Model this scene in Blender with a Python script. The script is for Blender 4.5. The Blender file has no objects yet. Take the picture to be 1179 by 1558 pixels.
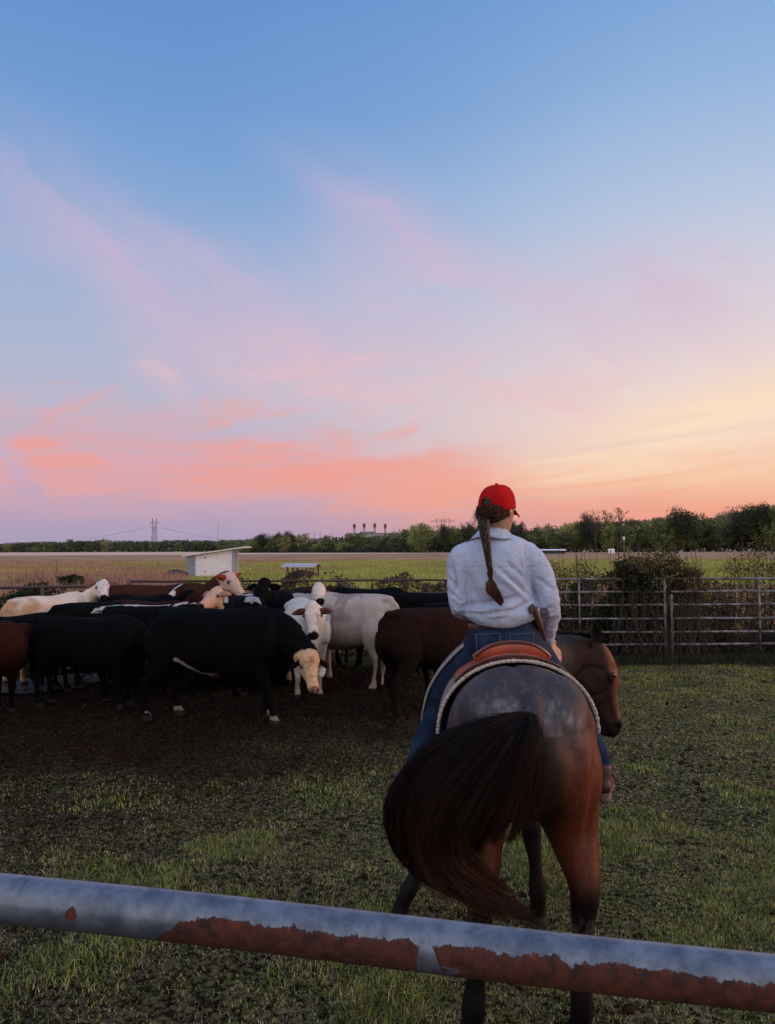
import bpy, math, random
import numpy as np
from mathutils import Vector, Matrix

rnd = random.Random(7)
rng = np.random.default_rng(7)
rad = math.radians
sc = bpy.context.scene
COL = sc.collection

# ------------------------------------------------------------------ camera
F, PW, PH, CAMH = 1180.0, 1179.0, 1558.0, 1.9
PITCH = math.atan(55.5 / F)
ROLL = rad(0.3)
_up0 = Vector((0, -math.sin(PITCH), math.cos(PITCH)))
_X = Vector((1, 0, 0))
CF = Vector((0, math.cos(PITCH), math.sin(PITCH)))
CR = _X * math.cos(ROLL) - _up0 * math.sin(ROLL)
CU = _X * math.sin(ROLL) + _up0 * math.cos(ROLL)
CP = Vector((0, 0, CAMH))


def pix(px, py, d):
    """world point at distance d (along y) whose image is photo pixel (px, py)"""
    v = CF + CR * ((px - PW / 2) / F) + CU * ((PH / 2 - py) / F)
    return CP + v * (d / v.y)


def gpix(px, py):
    v = CF + CR * ((px - PW / 2) / F) + CU * ((PH / 2 - py) / F)
    return CP + v * (-CAMH / v.z)


cam_d = bpy.data.cameras.new("camera")
cam = bpy.data.objects.new("camera", cam_d)
COL.objects.link(cam)
cam_d.sensor_fit = 'HORIZONTAL'
cam_d.sensor_width = 36.0
cam_d.lens = 36.0 * F / PW
cam_d.clip_start = 0.05
cam_d.clip_end = 9000
cam.matrix_world = Matrix(((CR.x, CU.x, -CF.x, CP.x), (CR.y, CU.y, -CF.y, CP.y),
                           (CR.z, CU.z, -CF.z, CP.z), (0, 0, 0, 1)))
sc.camera = cam


def lin(r, g, b):
    def f(c):
        c /= 255.0
        return c / 12.92 if c <= 0.04045 else ((c + 0.055) / 1.055) ** 2.4
    return (f(r), f(g), f(b), 1.0)


# ------------------------------------------------------------------ node helper
class NT:
    def __init__(self, tree):
        self.t = tree

    def node(self, typ, **kw):
        n = self.t.nodes.new(typ)
        for k, v in kw.items():
            setattr(n, k, v)
        return n

    def put(self, sock, v):
        if isinstance(v, bpy.types.NodeSocket):
            self.t.links.new(v, sock)
        else:
            sock.default_value = v

    def m(self, op, a, b=0.0, c=0.0, clamp=False):
        n = self.node('ShaderNodeMath', operation=op, use_clamp=clamp)
        self.put(n.inputs[0], a)
        self.put(n.inputs[1], b)
        self.put(n.inputs[2], c)
        return n.outputs[0]

    def ss(self, v, lo, hi):
        n = self.node('ShaderNodeMapRange', interpolation_type='SMOOTHSTEP')
        self.put(n.inputs['Value'], v)
        n.inputs['From Min'].default_value = lo
        n.inputs['From Max'].default_value = hi
        return n.outputs[0]

    def ramp(self, v, stops, interp='LINEAR'):
        n = self.node('ShaderNodeValToRGB')
        cr = n.color_ramp
        cr.interpolation = interp
        while len(cr.elements) < len(stops):
            cr.elements.new(0.5)
        for e, (p, c) in zip(cr.elements, stops):
            e.position = p
            e.color = c
        self.put(n.inputs[0], v)
        return n.outputs[0]

    def mix(self, f, a, b, blend='MIX'):
        n = self.node('ShaderNodeMix', data_type='RGBA', blend_type=blend)
        self.put(n.inputs[0], f)
        self.put(n.inputs[6], a)
        self.put(n.inputs[7], b)
        return n.outputs[2]

    def noise(self, vec, scale=1.0, detail=4.0, rough=0.55, dist=0.0):
        n = self.node('ShaderNodeTexNoise')
        self.put(n.inputs['Vector'], vec)
        n.inputs['Scale'].default_value = scale
        n.inputs['Detail'].default_value = detail
        n.inputs['Roughness'].default_value = rough
        n.inputs['Distortion'].default_value = dist
        return n.outputs[0]

    def xyz(self, x, y, z=0.0):
        n = self.node('ShaderNodeCombineXYZ')
        self.put(n.inputs[0], x)
        self.put(n.inputs[1], y)
        self.put(n.inputs[2], z)
        return n.outputs[0]

    def sep(self, v):
        n = self.node('ShaderNodeSeparateXYZ')
        self.put(n.inputs[0], v)
        return n.outputs

    def vscale(self, v, s):
        n = self.node('ShaderNodeVectorMath', operation='MULTIPLY')
        self.put(n.inputs[0], v)
        n.inputs[1].default_value = s
        return n.outputs[0]

    def bump(self, h, strength=0.3, dist=0.02):
        n = self.node('ShaderNodeBump')
        self.put(n.inputs['Height'], h)
        n.inputs['Strength'].default_value = strength
        n.inputs['Distance'].default_value = dist
        return n.outputs[0]


# ------------------------------------------------------------------ sky
world = bpy.data.worlds.new("World")
sc.world = world
world.use_nodes = True
wt = world.node_tree
wt.nodes.clear()
n = NT(wt)
tc = n.node('ShaderNodeTexCoord')
sx, sy, sz = n.sep(tc.outputs['Generated'])
az = n.m('MULTIPLY', n.m('ARCTAN2', sx, sy), 57.2958)
el = n.m('MULTIPLY', n.m('ARCSINE', sz), 57.2958)
warp = n.noise(n.xyz(n.m('MULTIPLY', az, 0.05), n.m('MULTIPLY', el, 0.09), 3.1), 1.0, 3.0)
azw = n.m('ADD', az, n.m('MULTIPLY', n.m('SUBTRACT', warp, 0.5), 14.0))
elw = n.m('ADD', el, n.m('MULTIPLY', n.m('SUBTRACT', warp, 0.5), 4.0))
e01 = n.m('DIVIDE', n.m('ADD', el, 10.0), 100.0)


def st(lst):
    return [((e + 10) / 100.0, lin(*c)) for e, c in lst]


SKY_L = n.ramp(e01, st([(-10, (120, 110, 125)), (0, (166, 156, 184)), (2.5, (182, 162, 188)), (6, (192, 176, 202)),
                        (10, (186, 184, 206)), (14, (174, 183, 210)), (19, (153, 178, 214)), (25, (129, 166, 213)), (30, (112, 154, 209)),
                        (37, (97, 142, 203)), (60, (112, 142, 192)), (90, (120, 142, 186))]))
SKY_R = n.ramp(e01, st([(-10, (150, 110, 100)), (0, (224, 150, 140)), (2, (236, 160, 138)), (4.5, (246, 196, 164)),
                        (7.5, (247, 218, 198)), (12, (236, 218, 212)), (17, (216, 211, 220)), (23, (182, 198, 224)),
                        (30, (146, 179, 220)), (37, (120, 161, 215)), (60, (120, 148, 196)), (90, (120, 142, 186))]))
SKY_B = n.ramp(e01, st([(-10, (100, 100, 110)), (0, (214, 196, 196)), (10, (230, 214, 208)), (25, (216, 210, 214)),
                        (45, (184, 190, 208)), (90, (120, 142, 186))]))
fr = n.ss(azw, -16.0, 26.0)
base = n.mix(fr, SKY_L, SKY_R)
back = n.ss(n.m('ABSOLUTE', az), 70.0, 130.0)

# fine streaky cloud noise, leaning up to the left
u1 = n.m('ADD', n.m('MULTIPLY', azw, 0.060), n.m('MULTIPLY', elw, 0.045))
v1 = n.m('ADD', n.m('MULTIPLY', elw, 0.21), n.m('MULTIPLY', azw, 0.11))
c1 = n.noise(n.xyz(u1, v1, 0.7), 1.3, 3.0, 0.5, 0.5)
c2 = n.noise(n.xyz(n.m('MULTIPLY', azw, 0.11), n.m('MULTIPLY', elw, 0.28), 5.2), 1.0, 6.0, 0.6, 1.0)
c3 = n.noise(n.xyz(n.m('MULTIPLY', az, 0.05), n.m('ADD', n.m('MULTIPLY', el, 0.65), n.m('MULTIPLY', az, -0.06)), 9.0), 1.0, 5.0, 0.6, 0.8)


def gauss(a0, e0, wa, we, tilt=0.0, A=None, E=None):
    A = A or azw
    E = E or elw
    da = n.m('SUBTRACT', A, a0)
    de = n.m('ADD', n.m('SUBTRACT', E, e0), n.m('MULTIPLY', da, tilt))
    q = n.m('ADD', n.m('POWER', n.m('DIVIDE', da, wa), 2.0), n.m('POWER', n.m('DIVIDE', de, we), 2.0))
    return n.m('EXPONENT', n.m('MULTIPLY', q, -1.0))


def gsum(lst):
    o = None
    for g in lst:
        o = g if o is None else n.m('ADD', o, g)
    return n.m('MINIMUM', o, 1.0)


# pale lilac wisps high up
wisp = gsum([gauss(-1, 22.5, 6, 2.4, 0.55), gauss(6.5, 18.0, 6.5, 3.0, 0.5), gauss(-7, 16.5, 11, 3.4, 0.15), n.m('MULTIPLY', gauss(-23, 22, 9, 3.0, 0.36), 0.6), n.m('MULTIPLY', gauss(-15, 18, 7, 3.2, 0.3), 0.6),
             gauss(18, 17, 8, 3.6, 0.1)])
wm = n.m('MULTIPLY', wisp, n.ss(c1, 0.10, 0.75))
base = n.mix(n.m('MULTIPLY', wm, 0.78), base, lin(214, 184, 208))
peach = n.m('MULTIPLY', gsum([gauss(-4, 13.0, 8.0, 2.6, 0.1), gauss(-16.5, 12.6, 2.4, 1.6, 0.6), gauss(13, 11.0, 11, 2.4, 0.0)]),
            n.ss(c2, 0.22, 0.72))
base = n.mix(n.m('MULTIPLY', peach, 0.75), base, lin(234, 190, 196))
# salmon bank low on the left, with a lumpy top
top = n.m('ADD', n.m('ADD', 8.8, n.m('MULTIPLY', az, -0.06)), n.m('MULTIPLY', n.m('SUBTRACT', c2, 0.5), 16.0))
bank = n.m('MULTIPLY', n.ss(n.m('SUBTRACT', top, el), -1.6, 4.2), n.ss(el, 1.4, 4.8))
bank = n.m('MULTIPLY', bank, n.m('SUBTRACT', 1.0, n.ss(azw, 0.0, 14.0)))
bank = n.m('MULTIPLY', bank, n.m('SUBTRACT', 1.0, n.ss(n.m('MULTIPLY', az, -1.0), 50.0, 90.0)))
bank = n.m('MULTIPLY', bank, n.m('MULTIPLY', n.ss(c3, 0.0, 0.60), n.ss(c2, 0.22, 0.62)))
base = n.mix(n.m('MULTIPLY', bank, 0.80), base, lin(237, 164, 154))
core = n.m('MULTIPLY', gsum([gauss(-6, 5.6, 13, 1.9, 0.04), gauss(-22.5, 6.8, 3.6, 1.8, 0.2)]), n.ss(c3, 0.15, 0.7))
base = n.mix(n.m('MULTIPLY', core, 0.45), base, lin(246, 150, 128))
# apricot streaks to the right, low
stre = n.m('MULTIPLY', gsum([gauss(9, 4.4, 13, 1.5, -0.03), gauss(24, 6.5, 9, 0.9, -0.12), gauss(20, 2.6, 14, 1.4)]), n.ss(c3, 0.25, 0.68))
base = n.mix(n.m('MULTIPLY', stre, 0.65), base, lin(244, 162, 136))
glow = n.m('MULTIPLY', gsum([gauss(15.5, 5.7, 8.0, 1.5, -0.02), gauss(24, 9.4, 7, 1.8, -0.2)]), n.ss(c3, 0.95, 0.25))
base = n.mix(n.m('MULTIPLY', glow, 0.85), base, lin(253, 227, 192))
grey = n.m('MULTIPLY', gsum([gauss(20, 8.4, 9, 1.0, -0.1)]), n.ss(c3, 0.30, 0.65))
base = n.mix(n.m('MULTIPLY', grey, 0.4), base, lin(224, 182, 182))
base = n.mix(back, base, SKY_B)
bg = n.node('ShaderNodeBackground')
n.put(bg.inputs[0], base)
n.put(bg.inputs[1], n.m('ADD', 1.0, n.m('MAXIMUM', n.m('MULTIPLY', back, 0.6), n.m('MULTIPLY', n.ss(el, 42.0, 70.0), 0.8))))
wo = n.node('ShaderNodeOutputWorld')
wt.links.new(bg.outputs[0], wo.inputs[0])

# low sun just gone down to the right: one very soft warm lamp
sun_d = bpy.data.lights.new("sun", 'SUN')
sun_d.energy = 1.7
sun_d.angle = rad(28)
sun_d.color = (1.0, 0.48, 0.27)
sun = bpy.data.objects.new("sun", sun_d)
COL.objects.link(sun)
_az, _el = rad(82), rad(9)
_dir = Vector((math.sin(_az) * math.cos(_el), math.cos(_az) * math.cos(_el), math.sin(_el)))
sun.rotation_euler = _dir.to_track_quat('Z', 'Y').to_euler()

sc.view_settings.view_transform = 'Standard'
sc.view_settings.look = 'None'
sc.view_settings.exposure = 0.0
sc.view_settings.gamma = 1.0
sc.cycles.max_bounces = 6
sc.cycles.transparent_max_bounces = 8
sc.cycles.use_denoising = True


# ------------------------------------------------------------------ noise in numpy
def vnoise(P, seed=0.0):
    P = np.asarray(P, float)
    i = np.floor(P)
    f = P - i
    f = f * f * (3 - 2 * f)

    def h(dx, dy, dz):
        q = (i[:, 0] + dx) * 127.1 + (i[:, 1] + dy) * 311.7 + (i[:, 2] + dz) * 74.7 + seed * 53.3
        s = np.sin(q) * 43758.5453
        return s - np.floor(s)
    x, y, z = f.T
    a = h(0, 0, 0) * (1 - x) + h(1, 0, 0) * x
    b = h(0, 1, 0) * (1 - x) + h(1, 1, 0) * x
    c = h(0, 0, 1) * (1 - x) + h(1, 0, 1) * x
    d = h(0, 1, 1) * (1 - x) + h(1, 1, 1) * x
    return (a * (1 - y) + b * y) * (1 - z) + (c * (1 - y) + d * y) * z


def fbm(P, octv=4, seed=0.0):
    P = np.asarray(P, float)
    a, t, r = 0.5, 0.0, 0.0
    for k in range(octv):
        r = r + a * vnoise(P * (2.03 ** k) + 17.3 * k, seed + k)
        t += a
        a *= 0.5
    return r / t


def sstep(v, lo, hi):
    t = np.clip((v - lo) / (hi - lo), 0, 1)
    return t * t * (3 - 2 * t)


# ------------------------------------------------------------------ objects
def tag(o, label=None, cat=None, group=None, kind=None):
    if label:
        o['label'] = label
    if cat:
        o['category'] = cat
    if group:
        o['group'] = group
    if kind:
        o['kind'] = kind
    return o


def empty(name, loc, rz=0.0, s=1.0):
    o = bpy.data.objects.new(name, None)
    COL.objects.link(o)
    o.empty_display_size = 0.1
    o.location = loc
    o.rotation_euler = (0, 0, rz)
    o.scale = (s, s, s)
    return o


class MB:
    """collects verts and faces; one MB becomes one mesh object"""

    def __init__(self):
        self.v, self.f = [], []

    def add(self, vs, fs):
        b = len(self.v)
        self.v += [tuple(p) for p in vs]
        self.f += [tuple(i + b for i in q) for q in fs]

    def box(self, c, s, rz=0.0, M=None):
        c = Vector(c)
        hx, hy, hz = s[0] / 2, s[1] / 2, s[2] / 2
        cs, sn = math.cos(rz), math.sin(rz)
        vs = []
        for z in (-hz, hz):
            for x, y in ((-hx, -hy), (hx, -hy), (hx, hy), (-hx, hy)):
                p = Vector((x * cs - y * sn, x * sn + y * cs, z))
                if M is not None:
                    p = M @ Vector((x, y, z))
                vs.append(c + p)
        self.add(vs, [(0, 3, 2, 1), (4, 5, 6, 7), (0, 1, 5, 4), (1, 2, 6, 5), (2, 3, 7, 6), (3, 0, 4, 7)])

    def tube(self, keys, side=(0, 1, 0), n=16, sub=4, caps=True, expo=2.0, smooth=True):
        """keys: (pos, w, h); w lies along side, h across it"""
        pts = [np.array(tuple(k[0]) + (k[1], k[2]), float) for k in keys]
        out = []
        if len(pts) == 2 or not smooth:
            for a, b in zip(pts[:-1], pts[1:]):
                for j in range(sub):
                    out.append(a + (b - a) * j / sub)
            out.append(pts[-1])
        else:
            P = [2 * pts[0] - pts[1]] + pts + [2 * pts[-1] - pts[-2]]
            for i in range(1, len(P) - 2):
                p0, p1, p2, p3 = P[i - 1], P[i], P[i + 1], P[i + 2]
                for j in range(sub):
                    t = j / sub
                    q = 0.5 * ((2 * p1) + (-p0 + p2) * t + (2 * p0 - 5 * p1 + 4 * p2 - p3) * t * t + (-p0 + 3 * p1 - 3 * p2 + p3) * t ** 3)
                    q[3:] = np.maximum(q[3:], 0.3 * np.minimum(p1[3:], p2[3:]))
                    out.append(q)
            out.append(pts[-1])
        out = np.array(out)
        C = out[:, :3]
        T = np.gradient(C, axis=0)
        T /= np.linalg.norm(T, axis=1)[:, None] + 1e-12
        S0 = np.array(side, float)
        ang = np.linspace(0, 2 * math.pi, n, endpoint=False)
        ca, sa = np.cos(ang), np.sin(ang)
        if expo != 2.0:
            ca = np.sign(ca) * np.abs(ca) ** (2 / expo)
            sa = np.sign(sa) * np.abs(sa) ** (2 / expo)
        b = len(self.v)
        for k in range(len(C)):
            s = S0 - T[k] * (S0 @ T[k])
            s /= np.linalg.norm(s) + 1e-12
            hdir = np.cross(T[k], s)
            ring = C[k] + np.outer(ca * out[k, 3], s) + np.outer(sa * out[k, 4], hdir)
            self.v += [tuple(p) for p in ring]
        m = len(C)
        for k in range(m - 1):
            for j in range(n):
                j2 = (j + 1) % n
                self.f.append((b + k * n + j, b + k * n + j2, b + (k + 1) * n + j2, b + (k + 1) * n + j))
        if caps:
            for k, sgn in ((0, -1), (m - 1, 1)):
                r = 0.45 * min(out[k, 3], out[k, 4])
                self.v.append(tuple(C[k] + T[k] * r * sgn))
                ci = len(self.v) - 1
                for j in range(n):
                    j2 = (j + 1) % n
                    q = (b + k * n + j, b + k * n + j2, ci)
                    self.f.append(q if sgn > 0 else q[::-1])

    def rod(self, a, b_, r, n=8):
        a, b_ = Vector(a), Vector(b_)
        d = (b_ - a).normalized()
        s = Vector((0, 0, 1)) if abs(d.z) < 0.9 else Vector((1, 0, 0))
        self.tube([(a, r, r), (b_, r, r)], side=tuple(s), n=n, sub=1)

    def ball(self, c, r, nu=14, nv=9, M=None):
        r = (r, r, r) if isinstance(r, (int, float)) else r
        vs, fs = [], []
        for i in range(nv + 1):
            th = math.pi * i / nv
            for j in range(nu):
                ph = 2 * math.pi * j / nu
                p = Vector((r[0] * math.sin(th) * math.cos(ph), r[1] * math.sin(th) * math.sin(ph), r[2] * math.cos(th)))
                if M is not None:
                    p = M @ p
                vs.append(Vector(c) + p)
        for i in range(nv):
            for j in range(nu):
                j2 = (j + 1) % nu
                fs.append((i * nu + j, (i + 1) * nu + j, (i + 1) * nu + j2, i * nu + j2))
        self.add(vs, fs)

    def mesh(self, name):
        me = bpy.data.meshes.new(name)
        me.from_pydata(self.v, [], self.f)
        me.update()
        return me


def link(name, me, mat, parent=None, smooth=True):
    if mat is not None:
        me.materials.clear()
        me.materials.append(mat)
    if smooth:
        me.polygons.foreach_set('use_smooth', [True] * len(me.polygons))
    o = bpy.data.objects.new(name, me)
    COL.objects.link(o)
    if parent is not None:
        o.parent = parent
    return o


def build(mb, name, mat, parent=None, smooth=True, off=None):
    if off is not None:
        mb.v = [(p[0] - off[0], p[1] - off[1], p[2] - off[2]) for p in mb.v]
    return link(name, mb.mesh(name), mat, parent, smooth)


def fuse(mb, name, voxel, smooth_it=4, fac=0.6):
    """one continuous skin from overlapping closed lofts"""
    me = mb.mesh(name + "_raw")
    o = bpy.data.objects.new(name + "_raw", me)
    COL.objects.link(o)
    r = o.modifiers.new("r", 'REMESH')
    r.mode = 'VOXEL'
    r.voxel_size = voxel
    if smooth_it:
        s = o.modifiers.new("s", 'SMOOTH')
        s.factor = fac
        s.iterations = smooth_it
    dg = bpy.context.evaluated_depsgraph_get()
    out = bpy.data.meshes.new_from_object(o.evaluated_get(dg))
    bpy.data.objects.remove(o)
    bpy.data.meshes.remove(me)
    out.name = name
    return out


def verts(me):
    a = np.empty(len(me.vertices) * 3)
    me.vertices.foreach_get('co', a)
    return a.reshape(-1, 3)


def normals(me):
    a = np.empty(len(me.vertices) * 3)
    me.vertices.foreach_get('normal', a)
    return a.reshape(-1, 3)


def set_verts(me, V):
    me.vertices.foreach_set('co', V.ravel())
    me.update()


def paint(me, rgb, name='coat'):
    at = me.attributes.new(name, 'FLOAT_COLOR', 'POINT')
    c = np.ones((len(me.vertices), 4))
    c[:, :3] = rgb
    at.data.foreach_set('color', c.ravel())


def np_mesh(name, V, quads=None, tris=None):
    me = bpy.data.meshes.new(name)
    me.vertices.add(len(V))
    me.vertices.foreach_set('co', np.asarray(V, float).ravel())
    loops, starts, k = [], [], 0
    if quads is not None and len(quads):
        loops.append(np.asarray(quads).ravel())
        starts.append(np.arange(len(quads)) * 4)
        k = len(quads) * 4
    if tris is not None and len(tris):
        loops.append(np.asarray(tris).ravel())
        starts.append(k + np.arange(len(tris)) * 3)
    loops = np.concatenate(loops)
    starts = np.concatenate(starts)
    me.loops.add(len(loops))
    me.loops.foreach_set('vertex_index', loops.astype(np.int32))
    me.polygons.add(len(starts))
    me.polygons.foreach_set('loop_start', starts.astype(np.int32))
    me.update(calc_edges=True)
    me.validate()
    return me


# ------------------------------------------------------------------ materials
def new_mat(name):
    m = bpy.data.materials.new(name)
    m.use_nodes = True
    m.node_tree.nodes.clear()
    t = NT(m.node_tree)
    out = t.node('ShaderNodeOutputMaterial')
    p = t.node('ShaderNodeBsdfPrincipled')
    t.t.links.new(p.outputs[0], out.inputs[0])
    return m, t, p, out


def simple(name, col, rough=0.6, metal=0.0, spec=0.5, var=0.25, vs=20.0, bump=0.0, bs=60.0, bd=0.005, col2=None, stretch=(1, 1, 1)):
    m, t, p, out = new_mat(name)
    tc = t.node('ShaderNodeTexCoord')
    vec = t.vscale(tc.outputs['Object'], stretch)
    c = tuple(col) + (1.0,)
    nz = t.noise(vec, vs, 5.0, 0.6)
    c2 = tuple(col2) + (1.0,) if col2 else tuple(x * (1 - var) for x in col) + (1.0,)
    k = t.mix(t.ss(nz, 0.35, 0.65), c, c2)
    t.put(p.inputs['Base Color'], k)
    p.inputs['Roughness'].default_value = rough
    p.inputs['Metallic'].default_value = metal
    p.inputs['Specular IOR Level'].default_value = spec
    if bump:
        t.put(p.inputs['Normal'], t.bump(t.noise(vec, bs, 4.0, 0.6), bump, bd))
    return m


def attr_mat(name, rough=0.6, spec=0.4, hair=0.0, hs=(60, 60, 14), bump=0.25, bd=0.004, attr='coat', sheen=0.0, var=0.25, trans=0.0):
    m, t, p, out = new_mat(name)
    a = t.node('ShaderNodeAttribute', attribute_name=attr)
    tc = t.node('ShaderNodeTexCoord')
    nz = t.noise(t.vscale(tc.outputs['Object'], hs), 1.0, 5.0, 0.65)
    lo = t.mix(1.0, a.outputs['Color'], (1 - var, 1 - var, 1 - var, 1), 'MULTIPLY')
    hi = t.mix(1.0, a.outputs['Color'], (1 + var, 1 + var, 1 + var, 1), 'MULTIPLY')
    col = t.mix(t.ss(nz, 0.3, 0.7), lo, hi)
    t.put(p.inputs['Base Color'], col)
    p.inputs['Roughness'].default_value = rough
    p.inputs['Specular IOR Level'].default_value = spec
    if sheen:
        p.inputs['Sheen Weight'].default_value = sheen
        p.inputs['Sheen Roughness'].default_value = 0.4
    if bump:
        t.put(p.inputs['Normal'], t.bump(nz, bump, bd))
    if trans:
        tr = t.node('ShaderNodeBsdfTranslucent')
        t.put(tr.inputs[0], col)
        mx = t.node('ShaderNodeMixShader')
        mx.inputs[0].default_value = trans
        t.t.links.new(p.outputs[0], mx.inputs[1])
        t.t.links.new(tr.outputs[0], mx.inputs[2])
        t.t.links.new(mx.outputs[0], out.inputs[0])
    return m


M = {}
M['coat'] = attr_mat('cattle_coat', rough=0.85, spec=0.04, bump=0.3, bd=0.006, hs=(60, 60, 26), var=0.13)
M['horse'] = attr_mat('horse_coat', rough=0.55, spec=0.12, bump=0.2, bd=0.003, hs=(110, 110, 40), var=0.25)
M['hair'] = attr_mat('strand_hair', rough=0.6, spec=0.12, bump=0.0, hs=(40, 40, 6), var=0.3)
M['leaf'] = attr_mat('leaves', rough=0.6, spec=0.3, bump=0.0, hs=(3, 3, 3), var=0.25, trans=0.3)
M['blade'] = attr_mat('grass_blades', rough=0.6, spec=0.25, bump=0.0, hs=(6, 6, 6), var=0.25, trans=0.3)
M['eye'] = simple('eye', (0.006, 0.005, 0.005), rough=0.08, spec=0.8)
M['tag'] = simple('tag_plastic', (0.45, 0.47, 0.5), rough=0.5)
M['bark'] = simple('bark', (0.07, 0.055, 0.045), rough=0.9, var=0.5, vs=4, bump=0.5, bs=12, bd=0.03)
M['steel'] = simple('galvanised_pipe', (0.24, 0.235, 0.24), rough=0.6, metal=0.3, var=0.4, vs=6, col2=(0.07, 0.045, 0.035))
M['oldsteel'] = simple('dark_rusty_pipe', (0.06, 0.05, 0.05), rough=0.6, metal=0.4, var=0.4, vs=6, col2=(0.07, 0.035, 0.025))
M['wood'] = simple('weathered_wood', (0.20, 0.15, 0.11), rough=0.9, vs=8, var=0.4, stretch=(1, 1, 0.1), bump=0.4, bs=10)


# ------------------------------------------------------------------ ground
def gh(x, y):
    """ground height"""
    x = np.asarray(x, float)
    y = np.asarray(y, float)
    P = np.stack([x, y, x * 0], -1).reshape(-1, 3)
    d = np.sqrt(P[:, 0] ** 2 + P[:, 1] ** 2)
    fade = 1 - sstep(d, 14, 40)
    mud = mudmask(P[:, 0], P[:, 1])
    h = (fbm(P * 1.3, 3) - 0.5) * 0.10 + (fbm(P * 6.0, 3, 3) - 0.5) * (0.035 + 0.085 * mud) + (fbm(P * 18.0, 2, 5) - 0.5) * (0.012 + 0.03 * mud)
    return (h * fade).reshape(x.shape)


def mudmask(x, y):
    q = ((x + 3.9) / 4.6) ** 2 + ((y - 9.9) / 3.3) ** 2
    P = np.stack([x, y, x * 0], -1)
    q = q + (fbm(P * 0.9, 3, 9) - 0.5) * 1.1
    return 1 - sstep(q, 0.55, 2.1)


def axis(lo, hi, step, out, far):
    c = list(np.arange(lo, hi, step))
    s, p = step, c[-1]
    while p < far:
        s *= 1.12
        p += s
        c.append(p)
    s, p = step, c[0]
    pre = []
    while p > -out:
        s *= 1.2
        p -= s
        pre.append(p)
    return np.array(pre[::-1] + c)


gx = axis(-7.5, 7.5, 0.045, 4000, 4000)
gy = axis(1.5, 14.0, 0.045, 60, 5000)
GX, GY = np.meshgrid(gx, gy)
GZ = gh(GX, GY)
V = np.stack([GX, GY, GZ], -1).reshape(-1, 3)
nx, ny = len(gx), len(gy)
I = np.arange(nx * ny).reshape(ny, nx)
Q = np.stack([I[:-1, :-1], I[:-1, 1:], I[1:, 1:], I[1:, :-1]], -1).reshape(-1, 4)
gm = np_mesh('ground', V, quads=Q)
mm = mudmask(V[:, 0], V[:, 1])
paint(gm, np.stack([mm, mm, mm], -1), 'mud')

m, t, p, out = new_mat('ground')
geo = t.node('ShaderNodeNewGeometry')
pos = geo.outputs['Position']
gX, gY, gZ = t.sep(pos)
mud = t.node('ShaderNodeAttribute', attribute_name='mud').outputs['Fac']
n_f = t.noise(pos, 30.0, 6.0, 0.7)
n_m = t.noise(pos, 5.0, 5.0, 0.6)
n_l = t.noise(pos, 0.7, 4.0, 0.6)
mudc = t.mix(t.ss(n_f, 0.35, 0.7), (0.008, 0.0045, 0.003, 1), (0.036, 0.021, 0.013, 1))
soil = t.mix(t.ss(n_f, 0.40, 0.64), (0.008, 0.006, 0.004, 1), (0.20, 0.165, 0.095, 1))
green = t.mix(t.ss(n_f, 0.40, 0.68), (0.008, 0.009, 0.004, 1), (0.17, 0.175, 0.065, 1))
pen = t.mix(t.ss(n_m, 0.38, 0.62), soil, green)
leftd = t.m('MULTIPLY', t.m('SUBTRACT', 1.0, t.ss(gX, -2.2, 0.8)), t.m('ADD', .25, t.m('MULTIPLY', n_l, .8)))
pen = t.mix(t.m('MULTIPLY', leftd, .75), pen, mudc)
pen = t.mix(mud, pen, mudc)
# field beyond the fence
fx = t.noise(t.xyz(t.m('MULTIPLY', gX, 0.012), t.m('MULTIPLY', gY, 0.045), 0), 1.0, 5.0, 0.6)
fgr = t.mix(t.ss(t.noise(t.xyz(t.m('MULTIPLY', gX, 0.05), t.m('MULTIPLY', gY, 0.16), 4), 1.0, 6.0, 0.65), 0.35, 0.68),
            (0.13, 0.14, 0.04, 1), (0.42, 0.41, 0.10, 1))
fbr = t.mix(t.ss(t.noise(t.xyz(t.m('MULTIPLY', gX, 0.05), t.m('MULTIPLY', gY, 0.10), 8), 1.0, 6.0, 0.7), 0.3, 0.7),
            (0.24, 0.140, 0.085, 1), (0.46, 0.29, 0.175, 1))
fpale = (0.66, 0.45, 0.33, 1)
dw = t.m('ADD', gY, t.m('MULTIPLY', t.m('SUBTRACT', fx, 0.5), 90.0))
gmask = t.m('MULTIPLY', t.ss(dw, 24.0, 40.0), t.m('SUBTRACT', 1.0, t.ss(dw, 95.0, 130.0)))
lx = t.m('ADD', t.m('DIVIDE', gX, gY), t.m('MULTIPLY', t.m('SUBTRACT', fx, 0.5), 0.35))
gmask = t.m('MULTIPLY', gmask, t.m('MAXIMUM', t.ss(lx, -0.42, -0.28), t.m('MULTIPLY', t.ss(gY, 60.0, 80.0), 0.55)))
fld = t.mix(gmask, fbr, fgr)
fld = t.mix(t.ss(gY, 260.0, 330.0), fld, fpale)
far = t.ss(gY, 13.0, 17.0)
col = t.mix(far, pen, fld)
t.put(p.inputs['Base Color'], col)
rg = t.m('SUBTRACT', 0.95, t.m('MULTIPLY', mud, t.m('MULTIPLY', t.ss(n_m, 0.5, 0.7), 0.25)))
t.put(p.inputs['Roughness'], rg)
p.inputs['Specular IOR Level'].default_value = 0.03
t.put(p.inputs['Normal'], t.bump(n_f, 0.9, 0.04))
tag(link('ground', gm, m), 'trampled mud and sparse grass running out to the far field', 'ground', kind='structure')

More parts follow.
